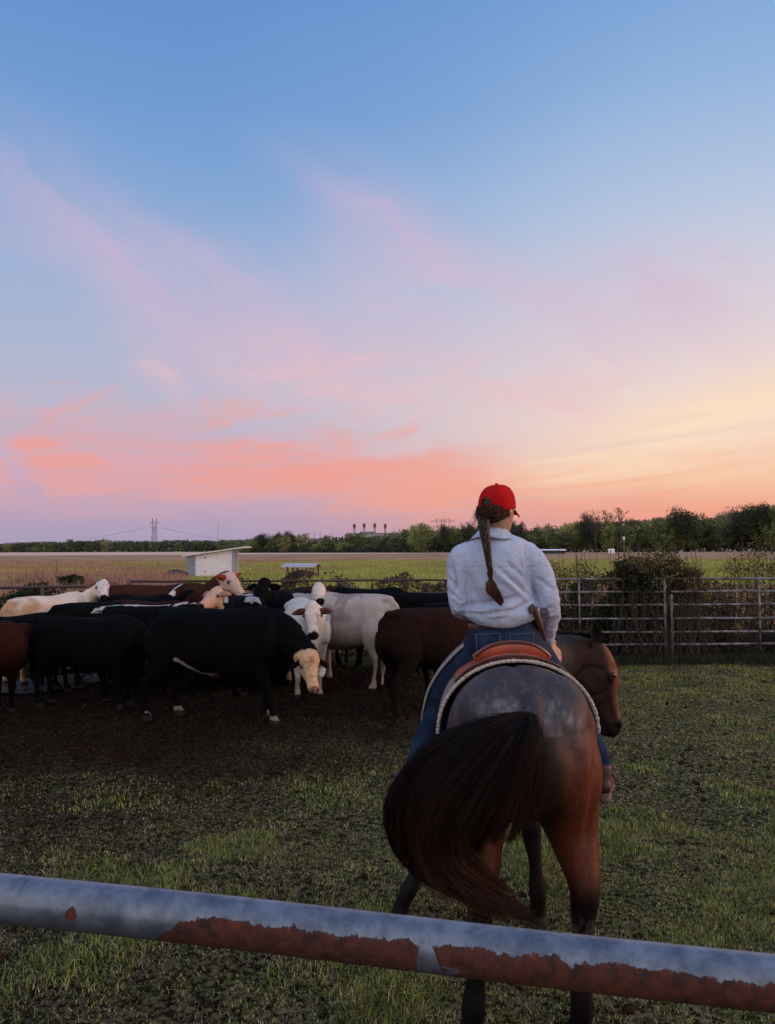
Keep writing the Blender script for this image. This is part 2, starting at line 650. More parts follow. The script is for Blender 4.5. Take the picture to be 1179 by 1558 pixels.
# clods of trodden dirt
N = 9000
Y = rng.uniform(2.6, 12.8, N); X = (rng.random(N) * 2 - 1) * (.56 * Y + .5)
k = rng.random(N) < (.12 + .88 * mudmask(X, Y))
X, Y = X[k], Y[k]; N = len(X)
oc = np.array([(1, 0, 0), (0, 1, 0), (-1, 0, 0), (0, -1, 0), (0, 0, .7), (0, 0, -.7), (.7, .7, .25), (-.7, .6, .2)], float)[:6]
sz = rng.uniform(.008, .032, N) * rng.uniform(.6, 1.2, N)
Vc = oc[None] * rng.uniform(.6, 1.4, (N, 6, 3)) * sz[:, None, None] + np.stack([X, Y, gh(X, Y) + sz * .2], -1)[:, None]
tf = np.array([(0, 1, 4), (1, 2, 4), (2, 3, 4), (3, 0, 4), (1, 0, 5), (2, 1, 5), (3, 2, 5), (0, 3, 5)])
me = np_mesh('dirt_clods', Vc.reshape(-1, 3), tris=(tf[None] + (np.arange(N) * 6)[:, None, None]).reshape(-1, 3))
tag(link('dirt_clods', me, simple('clod', (.035, .020, .013), rough=.95, spec=.05, var=.6, vs=30), smooth=False), 'loose clods of dark trodden dirt over the pen floor', 'dirt', kind='stuff')

# puddles
mw, t, p, out = new_mat('water')
geo = t.node('ShaderNodeNewGeometry')
p.inputs['Base Color'].default_value = (0.01, 0.01, 0.012, 1)
p.inputs['Roughness'].default_value = 0.04
p.inputs['Specular IOR Level'].default_value = 1.0
t.put(p.inputs['Normal'], t.bump(t.noise(t.vscale(geo.outputs['Position'], (6, 14, 6)), 1.0, 5.0, 0.6, 0.8), 0.9, 0.05))


def puddle(px, py, rx, ry, z, seed):
    c = gpix(px, py)
    N = 48
    vs = []
    for k in range(N):
        a = 2 * math.pi * k / N
        q = 1 + 0.45 * (fbm(np.array([[math.cos(a) * 1.7, math.sin(a) * 1.7, seed]]), 3)[0] - 0.5) * 2
        vs.append((c.x + rx * q * math.cos(a), c.y + ry * q * math.sin(a), z))
    me = bpy.data.meshes.new('water')
    me.from_pydata(vs, [], [tuple(range(N))])
    tag(link('water', me, mw, smooth=False), kind='structure')


puddle(40, 1046, 1.1, 0.62, 0.03, 1.0)
puddle(118, 1035, 0.5, 0.5, 0.032, 2.0)
puddle(872, 938, 1.5, 1.6, 0.045, 3.0)


# ------------------------------------------------------------------ blades of grass
def blades(name, X, Y, hgt, wid, colr, lean=0.5, mat=None, Z=None):
    N = len(X)
    if Z is None:
        Z = gh(X, Y)
    a = rng.uniform(0, 2 * math.pi, N)
    b = rng.uniform(0, 2 * math.pi, N)
    ln = rng.uniform(0.1, 1.0, N) * lean
    dx, dy = np.cos(a), np.sin(a)
    ex, ey = np.cos(b), np.sin(b)
    base = np.stack([X, Y, Z - 0.005], -1)
    side = np.stack([ex, ey, ex * 0], -1) * wid[:, None] * 0.5
    up = np.stack([dx * ln * 0.45, dy * ln * 0.45, np.sqrt(np.maximum(1 - ln * ln * 0.25, 0.1))], -1)
    mid = base + up * hgt[:, None] * 0.55
    tipd = np.stack([dx * ln * 1.3, dy * ln * 1.3, np.maximum(1.0 - ln * 0.75, 0.05)], -1)
    tip = mid + tipd * hgt[:, None] * 0.5
    V = np.stack([base - side, base + side, mid + side * 0.8, mid - side * 0.8, tip], 1).reshape(-1, 3)
    k = np.arange(N) * 5
    q = np.stack([k, k + 1, k + 2, k + 3], -1)
    tr = np.stack([k + 3, k + 2, k + 4], -1)
    me = np_mesh(name, V, quads=q, tris=tr)
    paint(me, np.repeat(colr, 5, axis=0))
    return link(name, me, mat or M['blade'], smooth=False)


def scatter_pen(N, y0, y1, xw):
    Y = y0 + (y1 - y0) * rng.random(N) ** 0.9
    X = (rng.random(N) * 2 - 1) * (0.56 * Y + xw)
    P = np.stack([X, Y, X * 0], -1)
    mud = mudmask(X, Y)
    clump = fbm(P * 2.2, 4, 21)
    dens = (0.35 + 0.65 * sstep(clump, 0.36, 0.62)) * (1 - 0.90 * sstep(mud, 0.2, 1.0))
    right = sstep(X, -2.0, 1.0)
    dens *= (0.36 + 0.64 * right)
    k = rng.random(N) < dens
    return X[k], Y[k], clump[k], mud[k], right[k]


def pen_grass(N, y0, y1, hs, ws, name='grass'):
    X, Y, cl, md, rt = scatter_pen(N, y0, y1, 0.6)
    n_ = len(X)
    P = np.stack([X, Y, X * 0], -1)
    gr = sstep(cl, 0.44, 0.66)
    big = sstep(fbm(P * 0.8, 3, 33), 0.5, 0.68)
    g = np.array([0.155, 0.215, 0.042]); g2 = np.array([0.33, 0.36, 0.085]); dry = np.array([0.52, 0.43, 0.27]); dk = np.array([0.03, 0.022, 0.012])
    r = rng.random(n_)
    dryp = 0.46 - 0.34 * gr - .16 * rt * (1 - gr)
    c = np.where((r < dryp)[:, None], dry, np.where((rng.random(n_) < 0.5)[:, None], g, g2))
    c = np.where((rng.random(n_) < 0.30)[:, None], dk, c)
    c = c * rng.uniform(0.6, 1.45, n_)[:, None] * (1 - .45 * sstep(md, .2, .9))[:, None]
    h = (1 - .5 * sstep(md, .2, .9)) * hs * rng.uniform(0.4, 1.2, n_) * (0.55 + 0.4 * gr + 0.45 * big * gr)
    lean = np.where(r < dryp, 1.6, 0.9)
    w = ws * rng.uniform(0.6, 1.3, n_)
    o = blades(name, X, Y, h, w, c, lean=1.5)
    return o


tag(pen_grass(400000, 2.2, 5.4, 0.044, 0.0034), 'short green and straw coloured grass near the pipe rail', 'grass', kind='stuff')
tag(pen_grass(480000, 5.4, 13.6, 0.040, 0.0056), 'worn grass of the pen out to the far gates', 'grass', kind='stuff')


def field_grass(N, y0, y1, hs, ws, colf, lo=-0.62, hi=0.62, dens=None):
    Y = np.exp(rng.uniform(math.log(y0), math.log(y1), N))
    X = Y * rng.uniform(lo, hi, N)
    if dens is not None:
        k = rng.random(N) < dens(X, Y)
        X, Y = X[k], Y[k]
    c = colf(X, Y) * rng.uniform(0.65, 1.35, len(X))[:, None]
    sc_ = (Y / y0) ** 0.5
    return blades('field_grass', X, Y, hs * rng.uniform(0.5, 1.2, len(X)), ws * sc_ * rng.uniform(0.7, 1.3, len(X)), c, lean=0.7)


def colf(X, Y):
    P = np.stack([X * 0.10, Y * 0.10, X * 0], -1)
    q = fbm(P, 4, 55)
    lx = X / Y
    gm_ = sstep(q + 0.30 * sstep(lx, -0.42, -0.18) - 0.30 * (1 - sstep(Y, 26, 44)) - .30 * sstep(Y, 95, 125), 0.50, 0.72)
    br = np.array([0.34, 0.22, 0.12]); gn = np.array([0.31, 0.32, 0.08])
    c = br[None] * (1 - gm_[:, None]) + gn[None] * gm_[:, None]
    c = c * (.6 + .9 * fbm(np.stack([X * .5, Y * .35, X * 0], -1), 3, 66))[:, None]
    pk = (rng.random(len(X)) < 0.25) & (gm_ < 0.5)
    c[pk] = (0.34, 0.215, 0.16)
    return c


tag(field_grass(150000, 15.5, 130, 0.30, 0.02, colf), 'mixed brown and green pasture grass behind the fence', 'grass', kind='stuff')


# upright stands of pinkish sedge left of the shed
def sedge_dens(X, Y):
    P = np.stack([X * 0.35, Y * 0.25, X * 0], -1)
    return sstep(fbm(P, 3, 77), 0.5, 0.62)


def sedge_col(X, Y):
    c = np.tile(np.array([0.40, 0.24, 0.17]), (len(X), 1))
    c[rng.random(len(X)) < 0.4] = (0.24, 0.14, 0.10)
    return c


tag(field_grass(26000, 24, 48, 0.85, 0.028, sedge_col, -0.56, -0.26, sedge_dens), 'pinkish dry sedge standing in the field beyond the pale cow', 'grass', kind='stuff')


# ------------------------------------------------------------------ foliage
def leaf_cloud(C, size, colr, flat=0.0):
    """C: (n,3) centres, size (n,), colr (n,3) -> V, quads, per-vert colours"""
    N = len(C)
    a = rng.normal(size=(N, 3))
    a[:, 2] *= (1 - flat)
    a /= np.linalg.norm(a, axis=1)[:, None]
    b = rng.normal(size=(N, 3))
    b -= a * (a * b).sum(1)[:, None]
    b /= np.linalg.norm(b, axis=1)[:, None]
    s = size[:, None]
    V = np.stack([C - a * s, C - b * s * 0.45, C + a * s, C + b * s * 0.45], 1).reshape(-1, 3)
    k = np.arange(N) * 4
    return V, np.stack([k, k + 1, k + 2, k + 3], -1), np.repeat(colr, 4, axis=0)


def leaf_obj(name, C, size, colr, parent=None):
    V, q, c = leaf_cloud(np.asarray(C), np.asarray(size), np.asarray(colr))
    me = np_mesh(name, V, quads=q)
    paint(me, c)
    return link(name, me, M['leaf'], parent, smooth=False)


def make_tree(seed, h, cw, base, col, leaf=0.30, nl=2800, bottom=0.12, flat=False):
    """h height, cw crown half-width (metres)"""
    r = random.Random(seed)
    root = empty('tree', (0, 0, 0))
    mb = MB()
    mb.tube([((0, 0, -0.3), h * 0.022, h * 0.022), ((r.uniform(-.2, .2), 0, h * 0.35), h * 0.017, h * 0.017),
             ((r.uniform(-.4, .4), r.uniform(-.3, .3), h * 0.75), h * 0.006, h * 0.006)], side=(1, 0, 0), n=7, sub=2)
    cl = []
    nc = 16
    for k in range(nc):
        zz = bottom + (1 - bottom) * (k + 0.5) / nc
        wz = math.sin(math.pi * min(1, max(0, (zz - bottom * 0.4) / (1.12 - bottom * 0.4)))) ** 0.6
        if flat:
            wz = 0.35 + 0.9 * sstep(np.array([zz]), 0.5, 0.85)[0] if zz > .45 else 0.12
        for j in range(3):
            a = r.uniform(0, 2 * math.pi)
            rr = cw * wz * r.uniform(0.25, 0.85)
            cl.append((rr * math.cos(a), rr * math.sin(a), zz * h * 0.93, cw * r.uniform(0.24, 0.42)))
    for c in cl[::4]:
        mb.tube([((0, 0, c[2] * 0.55), h * .006, h * .006), ((c[0] * .6, c[1] * .6, c[2] * 0.85), h * .003, h * .003), ((c[0], c[1], c[2]), h * .0015, h * .0015)],
                side=(0.3, 1, 0), n=5, sub=2)
    build(mb, 'trunk', M['bark'], root)
    C, S, K = [], [], []
    per = nl // len(cl)
    for (x, y, z, q) in cl:
        d = rng.normal(size=(per, 3))
        d /= np.linalg.norm(d, axis=1)[:, None]
        d *= (rng.random(per) ** 0.35)[:, None] * q
        d[:, 2] *= 0.75
        C.append(d + (x, y, z))
        S.append(rng.uniform(0.5, 1.3, per) * leaf)
        k = r.uniform(0.65, 1.35)
        K.append(np.tile(np.array(col) * k, (per, 1)) * rng.uniform(0.7, 1.3, per)[:, None])
    leaf_obj('crown', np.concatenate(C), np.concatenate(S), np.concatenate(K), root)
    return root


def copy_tree(o, parent=None):
    c = o.copy()
    COL.objects.link(c)
    c.parent = parent
    for ch in list(o.children):
        copy_tree(ch, c)
    return c


DK, MG, LG, OL = (0.10, 0.115, 0.050), (0.17, 0.20, 0.070), (0.30, 0.33, 0.09), (0.23, 0.23, 0.095)
protos = [make_tree(1, 10, 4.2, 0, DK), make_tree(2, 10, 3.6, 0, MG), make_tree(3, 10, 4.6, 0, LG),
          make_tree(4, 10, 3.2, 0, MG), make_tree(5, 10, 4.4, 0, OL), make_tree(6, 10, 5.0, 0, DK, bottom=0.4)]
PROF = [(-520, 828), (-120, 826), (0, 825), (60, 823), (150, 821), (230, 822), (290, 820), (330, 822), (372, 818), (400, 814), (440, 811), (480, 815),
        (520, 812), (560, 812), (600, 808), (640, 799), (680, 804), (720, 800), (770, 799), (800, 800), (850, 799), (885, 790), (930, 788),
        (980, 787), (1010, 785), (1040, 778), (1080, 786), (1120, 776), (1160, 770), (1200, 768), (1320, 770), (1480, 776), (1700, 784)]
DST = [(-120, 760), (0, 740), (200, 640), (365, 560), (375, 420), (600, 350), (800, 310), (1320, 290)]


def interp(tab, x):
    return float(np.interp(x, [a for a, b in tab], [b for a, b in tab]))


used = set()


def put_tree(k, px, d, ytop, wide, label, group=None, jit=0.0):
    top = pix(px, ytop, d)
    h = max(top.z, 2.0)
    src = protos[k]
    if k in used:
        o = copy_tree(src)
    else:
        o = src
        used.add(k)
    o.location = (top.x, d, 0)
    o.rotation_euler.z = rnd.uniform(0, 6.28)
    o.scale = (wide, wide, h / 10.0)
    tag(o, label, 'tree', group)
    return o


# an understorey that closes the wood behind the single trees
def wood(name, x0, x1, colr, dd, cut, label):
    C, S, K = [], [], []
    px = x0
    while px < x1:
        d = interp(DST, px) + dd
        yt = interp(PROF, px) + cut + rnd.uniform(-2.0, 2.0)
        top = pix(px, yt, d).z
        r_ = 2.6
        nn = int(150 * max(1, top / 8))
        c = np.stack([rng.normal(pix(px, 830, d).x, r_, nn), rng.normal(d, 5, nn), rng.random(nn) ** 0.8 * top], -1)
        C.append(c)
        S.append(rng.uniform(0.4, 1.0, nn) * (0.45 + d / 1100))
        kk = rnd.uniform(0.7, 1.3)
        K.append(np.tile(np.array(colr) * kk, (nn, 1)) * rng.uniform(0.7, 1.3, nn)[:, None])
        px += 3.2 * 500 / d
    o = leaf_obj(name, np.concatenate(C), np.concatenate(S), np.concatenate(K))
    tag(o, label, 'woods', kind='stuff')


wood('wood', -510, 380, (0.075, 0.088, 0.050), 14, 3, 'low distant wood along the left of the horizon')
wood('wood', 368, 1690, (0.085, 0.10, 0.042), 14, 6, 'dense dark wood behind the trees at the field edge')
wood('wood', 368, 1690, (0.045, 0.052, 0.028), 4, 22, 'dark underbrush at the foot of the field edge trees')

TL = ['dark green tree in the row along the far field edge', 'mid green rounded tree in the row along the far field edge',
      'pale spring green tree in the row along the far field edge', 'narrow green tree in the row along the far field edge',
      'olive broad tree in the row along the far field edge', 'high crowned dark tree in the row along the far field edge']
px = -500.0
while px < 1680:
    d = interp(DST, px) * rnd.uniform(0.97, 1.03)
    k = rnd.choice([0, 1, 1, 2, 3, 3, 4, 5] if px > 400 else [0, 0, 1, 3, 4])
    yt = interp(PROF, px) + rnd.choice([-2, 0, 2, 5, 9, 13])
    put_tree(k, px, d, yt, rnd.uniform(0.8, 1.25) * (1.0 if px > 370 else 1.3), TL[k], 'trees along the field edge')
    px += rnd.uniform(9, 17) * (1 if px > 370 else 0.9)

tA = make_tree(21, 10, 5.6, 0, (0.20, 0.23, 0.07), nl=3600)
protos.append(tA)
put_tree(6, 640, 330, 796, 1.15, 'pale green broad tree, tallest just left of the rider', None)
put_tree(6, 690, 335, 800, 0.6, 'small pale green tree beside the rider in red cap', None)
tB = make_tree(22, 10, 6.2, 0, (0.045, 0.050, 0.028), nl=3600, bottom=0.45, flat=True)
protos.append(tB)
for px, yt, w, lb in ((1038, 774, 1.1, 'flat-topped dark tree standing highest above the pen gates'), (1128, 771, 1.0, 'dark spreading tree near the right end of the wood'),
                      (1160, 768, 0.9, 'dark high tree at the far right of the wood'), (785, 793, 0.75, 'dark tree just right of the rider shoulder'),
                      (710, 796, 0.6, 'dark tree rising just left of the rider shoulder'), (676, 798, 0.45, 'little dark tree rising left of the pylons near the rider'),
                      (895, 788, 0.8, 'dark tree under the bare branches'), (400, 812, 0.8, 'dark tree above the open hay feeder'), (432, 809, 0.9, 'dark domed tree right above the open hay feeder')):
    put_tree(7, px, interp(DST, px) - 6, yt, w, lb)


# bare trees
def bare_tree(px, ytop, d, spread, seed, label):
    r = random.Random(seed)
    top = pix(px, ytop, d)
    h = top.z
    root = empty('bare_tree', (top.x, d, 0))
    tag(root, label, 'tree')
    tr, br = MB(), MB()
    tr.tube([((0, 0, -.2), .26, .26), ((.1, 0, h * .3), .2, .2), ((0, .1, h * .55), .12, .12)], side=(1, 0, 0), n=6, sub=2)

    def grow(p, dr, L, w, lv):
        q = p + dr * L
        br.tube([(p, w, w), ((p + q) / 2 + Vector((r.uniform(-.1, .1), 0, r.uniform(0, .1))) * L, w * .85, w * .85), (q, w * .7, w * .7)], side=(0, 1, 0.1), n=4, sub=1)
        if lv:
            for _ in range(3):
                nd = (dr + Vector((r.uniform(-.8, .8), r.uniform(-.8, .8), r.uniform(-.2, .5)))).normalized()
                grow(q, nd, L * r.uniform(.6, .85), max(w * .62, .035), lv - 1)
    for k in range(6):
        a = k * 1.05 + r.uniform(-.3, .3)
        grow(Vector((0, 0, h * (.28 + .05 * k))), Vector((math.cos(a) * spread, math.sin(a) * spread, 1)).normalized(), h * .22, .10, 4)
    build(tr, 'trunk', M['bark'], root)
    build(br, 'branches', M['twig'], root)


M['twig'] = simple('twigs', (0.055, 0.040, 0.032), rough=0.9)
bare_tree(905, 779, 285, 0.75, 3, 'leafless wide tree rising left of the two bare crowns')
bare_tree(938, 780, 282, 0.6, 8, 'leafless tree with reddish twigs, right of the two bare crowns')


# ------------------------------------------------------------------ far structures
M['towersteel'] = simple('tower_steel', (0.16, 0.15, 0.17), rough=0.6)
M['whitewall'] = simple('white_board', (0.82, 0.74, 0.78), rough=0.7, vs=1.5, var=0.12)
M['palegrey'] = simple('pale_grey_cladding', (0.34, 0.30, 0.31), rough=0.8, vs=1.0)
M['brickstack'] = simple('brick_stack', (0.16, 0.09, 0.08), rough=0.9, vs=1.0)


def pylon(px, ytop, d, w, arms, label):
    top = pix(px, ytop, d)
    h = top.z
    root = empty('pylon', (top.x, d, 0))
    tag(root, label, 'pylon')
    mb = MB()
    th = 0.16 * d / 600
    for sx in (-1, 1):
        for s2 in (-1, 1):
            mb.rod((sx * w * .5, s2 * w * .5, 0), (sx * w * .22, s2 * w * .2, h * .72), th, 4)
            mb.rod((sx * w * .22, s2 * w * .2, h * .72), (sx * w * .3, s2 * w * .1, h), th, 4)
    for k in range(7):
        z0, z1 = h * .72 * k / 7, h * .72 * (k + 1) / 7
        w0, w1 = w * (.5 - .28 * k / 7), w * (.5 - .28 * (k + 1) / 7)
        for s2 in (-1, 1):
            mb.rod((-w0, s2 * w0, z0), (w1, s2 * w1, z1), th * .6, 4)
            mb.rod((w0, s2 * w0, z0), (-w1, s2 * w1, z1), th * .6, 4)
    build(mb, 'lattice', M['towersteel'], root, smooth=False)
    for a in arms:
        m2 = MB()
        m2.rod((-w * a[1], 0, h * a[0]), (w * a[1], 0, h * a[0]), th * .9, 4)
        m2.rod((-w * a[1], 0, h * a[0]), (0, 0, h * (a[0] + .06)), th * .6, 4)
        m2.rod((w * a[1], 0, h * a[0]), (0, 0, h * (a[0] + .06)), th * .6, 4)
        for sx in (-1, 1):
            m2.rod((sx * w * a[1] * .9, 0, h * a[0] + .1), (sx * w * a[1] * .9, 0, h * a[0] - 1.5), th * .7, 4)
        build(m2, 'crossarm', M['towersteel'], root, smooth=False)
    return root


pylon(235, 789, 900, 7.5, [(.86, .75), (.72, .55)], 'tall lattice power pylon above the wood on the left')
pylon(668, 788, 700, 8, [(.9, .9), (.72, .7)], 'lattice pylon left of the rider, left of the close pair')
pylon(680, 788, 705, 8, [(.9, .9), (.72, .7)], 'lattice pylon left of the rider, right of the close pair')
pylon(656, 801, 640, 6, [(.85, 1.6)], 'low wide-armed power frame left of the pylon pair')
for px, yt, lb in ((332, 792, 'thin lone mast above the wood left of the feeder'), (478, 806, 'left thin mast of the near twin masts'), (487, 806, 'right thin mast of the near twin masts'),
                   (505, 808, 'thin mast between twin masts and chimneys'), (600, 804, 'thin mast right of the chimney row'), (608, 800, 'taller thin mast right of the chimney row'), (693, 797, 'thin mast next to the pylon pair'),
                   (818, 794, 'thin mast right of the rider')):
    tp = pix(px, yt, 720)
    root = empty('mast', (tp.x, 720, 0))
    tag(root, lb, 'mast')
    mb = MB(); mb.tube([((0, 0, 0), .22, .22), ((0, 0, tp.z), .1, .1)], side=(1, 0, 0), n=5, sub=1)
    build(mb, 'pole', M['towersteel'], root)
    for q in (.75, .85):
        mb = MB()
        mb.rod((-1.4, 0, tp.z * q), (1.4, 0, tp.z * q), .12, 4)
        build(mb, 'crossarm', M['towersteel'], root)

wires = MB()
a0 = pix(222, 803, 900); b0 = pix(20, 826, 1700)
a1 = pix(246, 803, 900); b1 = pix(420, 822, 1700)
for a, b in ((a0, b0), (a1, b1)):
    prev = None
    for k in range(13):
        q = a.lerp(b, k / 12)
        q.z -= 9 * math.sin(math.pi * k / 12)
        if prev is not None:
            wires.rod(prev, q, .16, 4)
        prev = q
tag(build(wires, 'power_line', M['towersteel']), 'sagging power line strung from the left pylon', 'power line')

for px, yt, lb in ((539, 798, 'leftmost chimney of the power plant row'), (554, 797, 'second chimney from the left of the power plant row'), (570, 797, 'third chimney from the left of the power plant row'),
                   (586, 798, 'chimney at the right of the row of four'), (641, 797, 'lone chimney behind the pale green tree')):
    tp = pix(px, yt, 690)
    root = empty('chimney_stack', (tp.x, 690, 0))
    tag(root, lb, 'chimney')
    mb = MB(); mb.tube([((0, 0, 0), 1.1, 1.1), ((0, 0, tp.z - 3.4), .9, .9)], side=(1, 0, 0), n=10, sub=1)
    build(mb, 'shaft', M['palegrey'], root)
    mb = MB()
    for q, w in ((3.4, 1.1), (2.0, 1.5), (.7, 1.3)):
        mb.tube([((0, 0, tp.z - q), w, w), ((0, 0, tp.z - q + .8), w, w)], side=(1, 0, 0), n=10, sub=1)
    mb.tube([((0, 0, tp.z - 3.4), .8, .8), ((0, 0, tp.z), .8, .8)], side=(1, 0, 0), n=10, sub=1)
    build(mb, 'crown', M['brickstack'], root)
b = pix(580, 812, 692)
root = empty('plant_building', (b.x, 694, 0)); tag(root, 'low pale power plant hall under the chimneys', 'building')
mb = MB(); mb.box((0, 0, b.z / 2), (52, 14, b.z)); build(mb, 'wall', M['palegrey'], root, smooth=False)
mb = MB(); mb.box((0, 0, b.z + .3), (53, 15, .6)); mb.box((-12, 0, b.z + 1.2), (14, 8, 1.4)); build(mb, 'roof', M['towersteel'], root, smooth=False)


def small_house(px, ybase, wpx, hpx, dist, name, label, roofc='whitewall', flat=False):
    g = pix(px, ybase, dist)
    w = wpx * dist / F
    h = hpx * dist / F
    root = empty(name, (g.x, dist, 0)); tag(root, label, 'shed')
    mb = MB(); mb.box((0, 0, h * .36), (w, w * .5, h * .72)); build(mb, 'wall', M['whitewall'] if not flat else M['darkmatte'], root, smooth=False)
    mb = MB()
    hw, dd = w * .54, w * .3
    z0, z1 = h * .723, h
    mb.add([(-hw, -dd, z0), (hw, -dd, z0), (hw, dd, z0), (-hw, dd, z0), (-hw, 0, z1), (hw, 0, z1)],
           [(0, 1, 5, 4), (3, 4, 5, 2), (0, 4, 3), (1, 2, 5), (0, 3, 2, 1)])
    build(mb, 'roof', M[roofc], root, smooth=False)
    mb = MB(); mb.box((-w * .2, -w * .25 - .03, h * .3), (w * .14, .05, h * .55)); build(mb, 'door', M['darkmatte'], root, smooth=False)


M['darkmatte'] = simple('dark_board', (0.05, 0.045, 0.045), rough=0.9)  # one matte dark colour for shed wall, doors, vents, latch, trough, handle
small_house(838, 837, 40, 7, 240, 'long_shed', 'long low pale-roofed shed right of the rider', flat=True)
small_house(930, 837, 9, 7, 240, 'hut', 'tiny white hut by the utility pole')
tp = pix(949, 817, 235)
mb = MB(); mb.tube([((0, 0, 0), .14, .14), ((0, 0, tp.z), .1, .1)], side=(1, 0, 0), n=6, sub=1)
root = empty('utility_pole', (tp.x, 235, 0)); tag(root, 'slim utility pole standing before the bare trees', 'pole')
build(mb, 'pole', M['wood'], root)
mb = MB(); mb.tube([((0, 0, tp.z), .28, .28), ((0, 0, tp.z - .8), .28, .28)], side=(1, 0, 0), n=8, sub=1); build(mb, 'transformer', M['whitewall'], root)

# white lean-to shed
D = 52.0
g0 = pix(297, 877, D); root = empty('livestock_shed', (g0.x, D, 0)); tag(root, 'white boarded lean-to shed with sloping roof in the field', 'shed')
s = D / F
L, dp = 2.48, 2.0
hl, hr = 1.50, 1.84
mb = MB()
mb.add([(0, 0, 0.1), (L, 0, 0.1), (L, 0, hr), (0, 0, hl), (0, .08, 0.1), (L, .08, 0.1), (L, .08, hr), (0, .08, hl)],
       [(0, 1, 2, 3), (5, 4, 7, 6), (0, 4, 5, 1), (1, 5, 6, 2), (2, 6, 7, 3), (3, 7, 4, 0)])
build(mb, 'front_wall', M['whitewall'], root, smooth=False)
mb = MB()
mb.add([(0, dp, 0.1), (L, dp, 0.1), (L, dp, hr), (0, dp, hl), (0, dp + .08, 0.1), (L, dp + .08, 0.1), (L, dp + .08, hr), (0, dp + .08, hl)],
       [(0, 1, 2, 3), (5, 4, 7, 6), (0, 4, 5, 1), (1, 5, 6, 2), (2, 6, 7, 3), (3, 7, 4, 0)])
build(mb, 'rear_wall', M['whitewall'], root, smooth=False)
M['blueside'] = simple('grey_blue_board', (0.30, 0.32, 0.40), rough=0.8, vs=2)
mb = MB(); mb.box((-.30, .45, .76), (.52, .9, 1.36)); build(mb, 'door_bay', M['blueside'], root, smooth=False)
mb = MB(); mb.box((-.05, -.02, .80), (.09, .09, 1.42)); build(mb, 'corner_post', M['blueside'], root, smooth=False)
mb = MB(); mb.box((L + .06, -.02, .96), (.14, .1, 1.74)); build(mb, 'corner_post', M['blueside'], root, smooth=False)
mb = MB()
sl = (hr - hl) / L
x0, x1 = -.80, L + .86
z = lambda x: hl + sl * x + .05
mb.add([(x0, -.35, z(x0)), (x1, -.35, z(x1)), (x1, dp + .3, z(x1)), (x0, dp + .3, z(x0)), (x0, -.35, z(x0) + .07), (x1, -.35, z(x1) + .07), (x1, dp + .3, z(x1) + .07), (x0, dp + .3, z(x0) + .07)],
       [(0, 3, 2, 1), (4, 5, 6, 7), (0, 1, 5, 4), (1, 2, 6, 5), (2, 3, 7, 6), (3, 0, 4, 7)])
build(mb, 'roof', M['whitewall'], root, smooth=False)
mb = MB()
mb.box((.65, -.012, 1.36), (.08, .03, .08)); build(mb, 'vent', M['darkmatte'], root, smooth=False)
mb = MB(); mb.box((.67, -.012, .44), (.08, .03, .08)); build(mb, 'vent', M['darkmatte'], root, smooth=False)
mb = MB(); mb.box((-.13, -.01, .85), (.04, .05, .12)); build(mb, 'latch', M['darkmatte'], root, smooth=False)
# dark tarp heap beside it
mb = MB(); mb.tube([((-2.4, 0, .0), .15, .05), ((-1.9, .1, .16), .4, .18), ((-1.3, .1, .26), .5, .3), ((-.7, .1, .2), .5, .3), ((-.4, .1, .1), .3, .2)], side=(0, 1, 0), n=12, sub=4)
me = fuse(mb, 'tarp_heap', .05, 2); Vv = verts(me); Vv[:, 2] += (fbm(Vv * 4, 3) - .5) * .18; set_verts(me, Vv)
o = link('tarp_heap', me, simple('dark_tarp', (.012, .012, .014), rough=.5)); o.location = (g0.x, D - .5, 0)
tag(o, 'low black tarpaulin heap left of the white shed', 'tarp')

# gable-roofed hay feeder
D = 50.0
g0 = pix(460, 877, D); root = empty('hay_feeder', (g0.x, D, 0), rz=rad(-14), s=.88); tag(root, 'small open feeder with pale pitched roof on wooden posts', 'feeder')
for x in (-.95, -.2, .5, 1.05):
    for y in (-.5, .5) if x in (-.95, 1.05) else (-.5,):
        mb = MB(); mb.box((x, y, .45), (.10, .10, .92)); build(mb, 'post', M['wood'], root, smooth=False)
M['tin'] = simple('tin_roof', (.50, .46, .47), rough=.6, metal=.1)
mb = MB()
mb.add([(-1.3, -1.0, .83), (1.25, -1.0, .83), (1.25, 0, 1.08), (-1.3, 0, 1.08), (1.25, 1.0, .83), (-1.3, 1.0, .83),
        (-1.3, -1.0, .88), (1.25, -1.0, .88), (1.25, 0, 1.13), (-1.3, 0, 1.13), (1.25, 1.0, .88), (-1.3, 1.0, .88)],
       [(0, 3, 2, 1), (3, 5, 4, 2), (6, 7, 8, 9), (9, 8, 10, 11), (0, 1, 7, 6), (5, 11, 10, 4), (0, 6, 9, 3), (3, 9, 11, 5), (1, 2, 8, 7), (2, 4, 10, 8)])
build(mb, 'roof', M['tin'], root, smooth=False)
mb = MB(); mb.tube([((-.9, 0, .25), .5, .2), ((0, 0, .34), .5, .3), ((1, 0, .25), .45, .2)], side=(0, 1, 0), n=10, sub=4)
build(mb, 'trough', M['darkmatte'], root)
mb = MB(); mb.rod((.45, -.58, .1), (.95, -.58, .9), .05, 6); build(mb, 'brace', M['wood'], root)

# lone post in the field
for px, yb, yt, lb in ((86, 890, 853, 'weathered lone post in the field behind the pale cow'),):
    g = pix(px, yb, 36); tp = pix(px, yt, 36)
    mb = MB(); mb.tube([((0, 0, -.1), .06, .06), ((.02, 0, tp.z), .05, .05)], side=(1, 0, 0), n=8, sub=3)
    o = build(mb, 'wooden_post', M['wood']); o.location = (g.x, 36, 0); tag(o, lb, 'post')


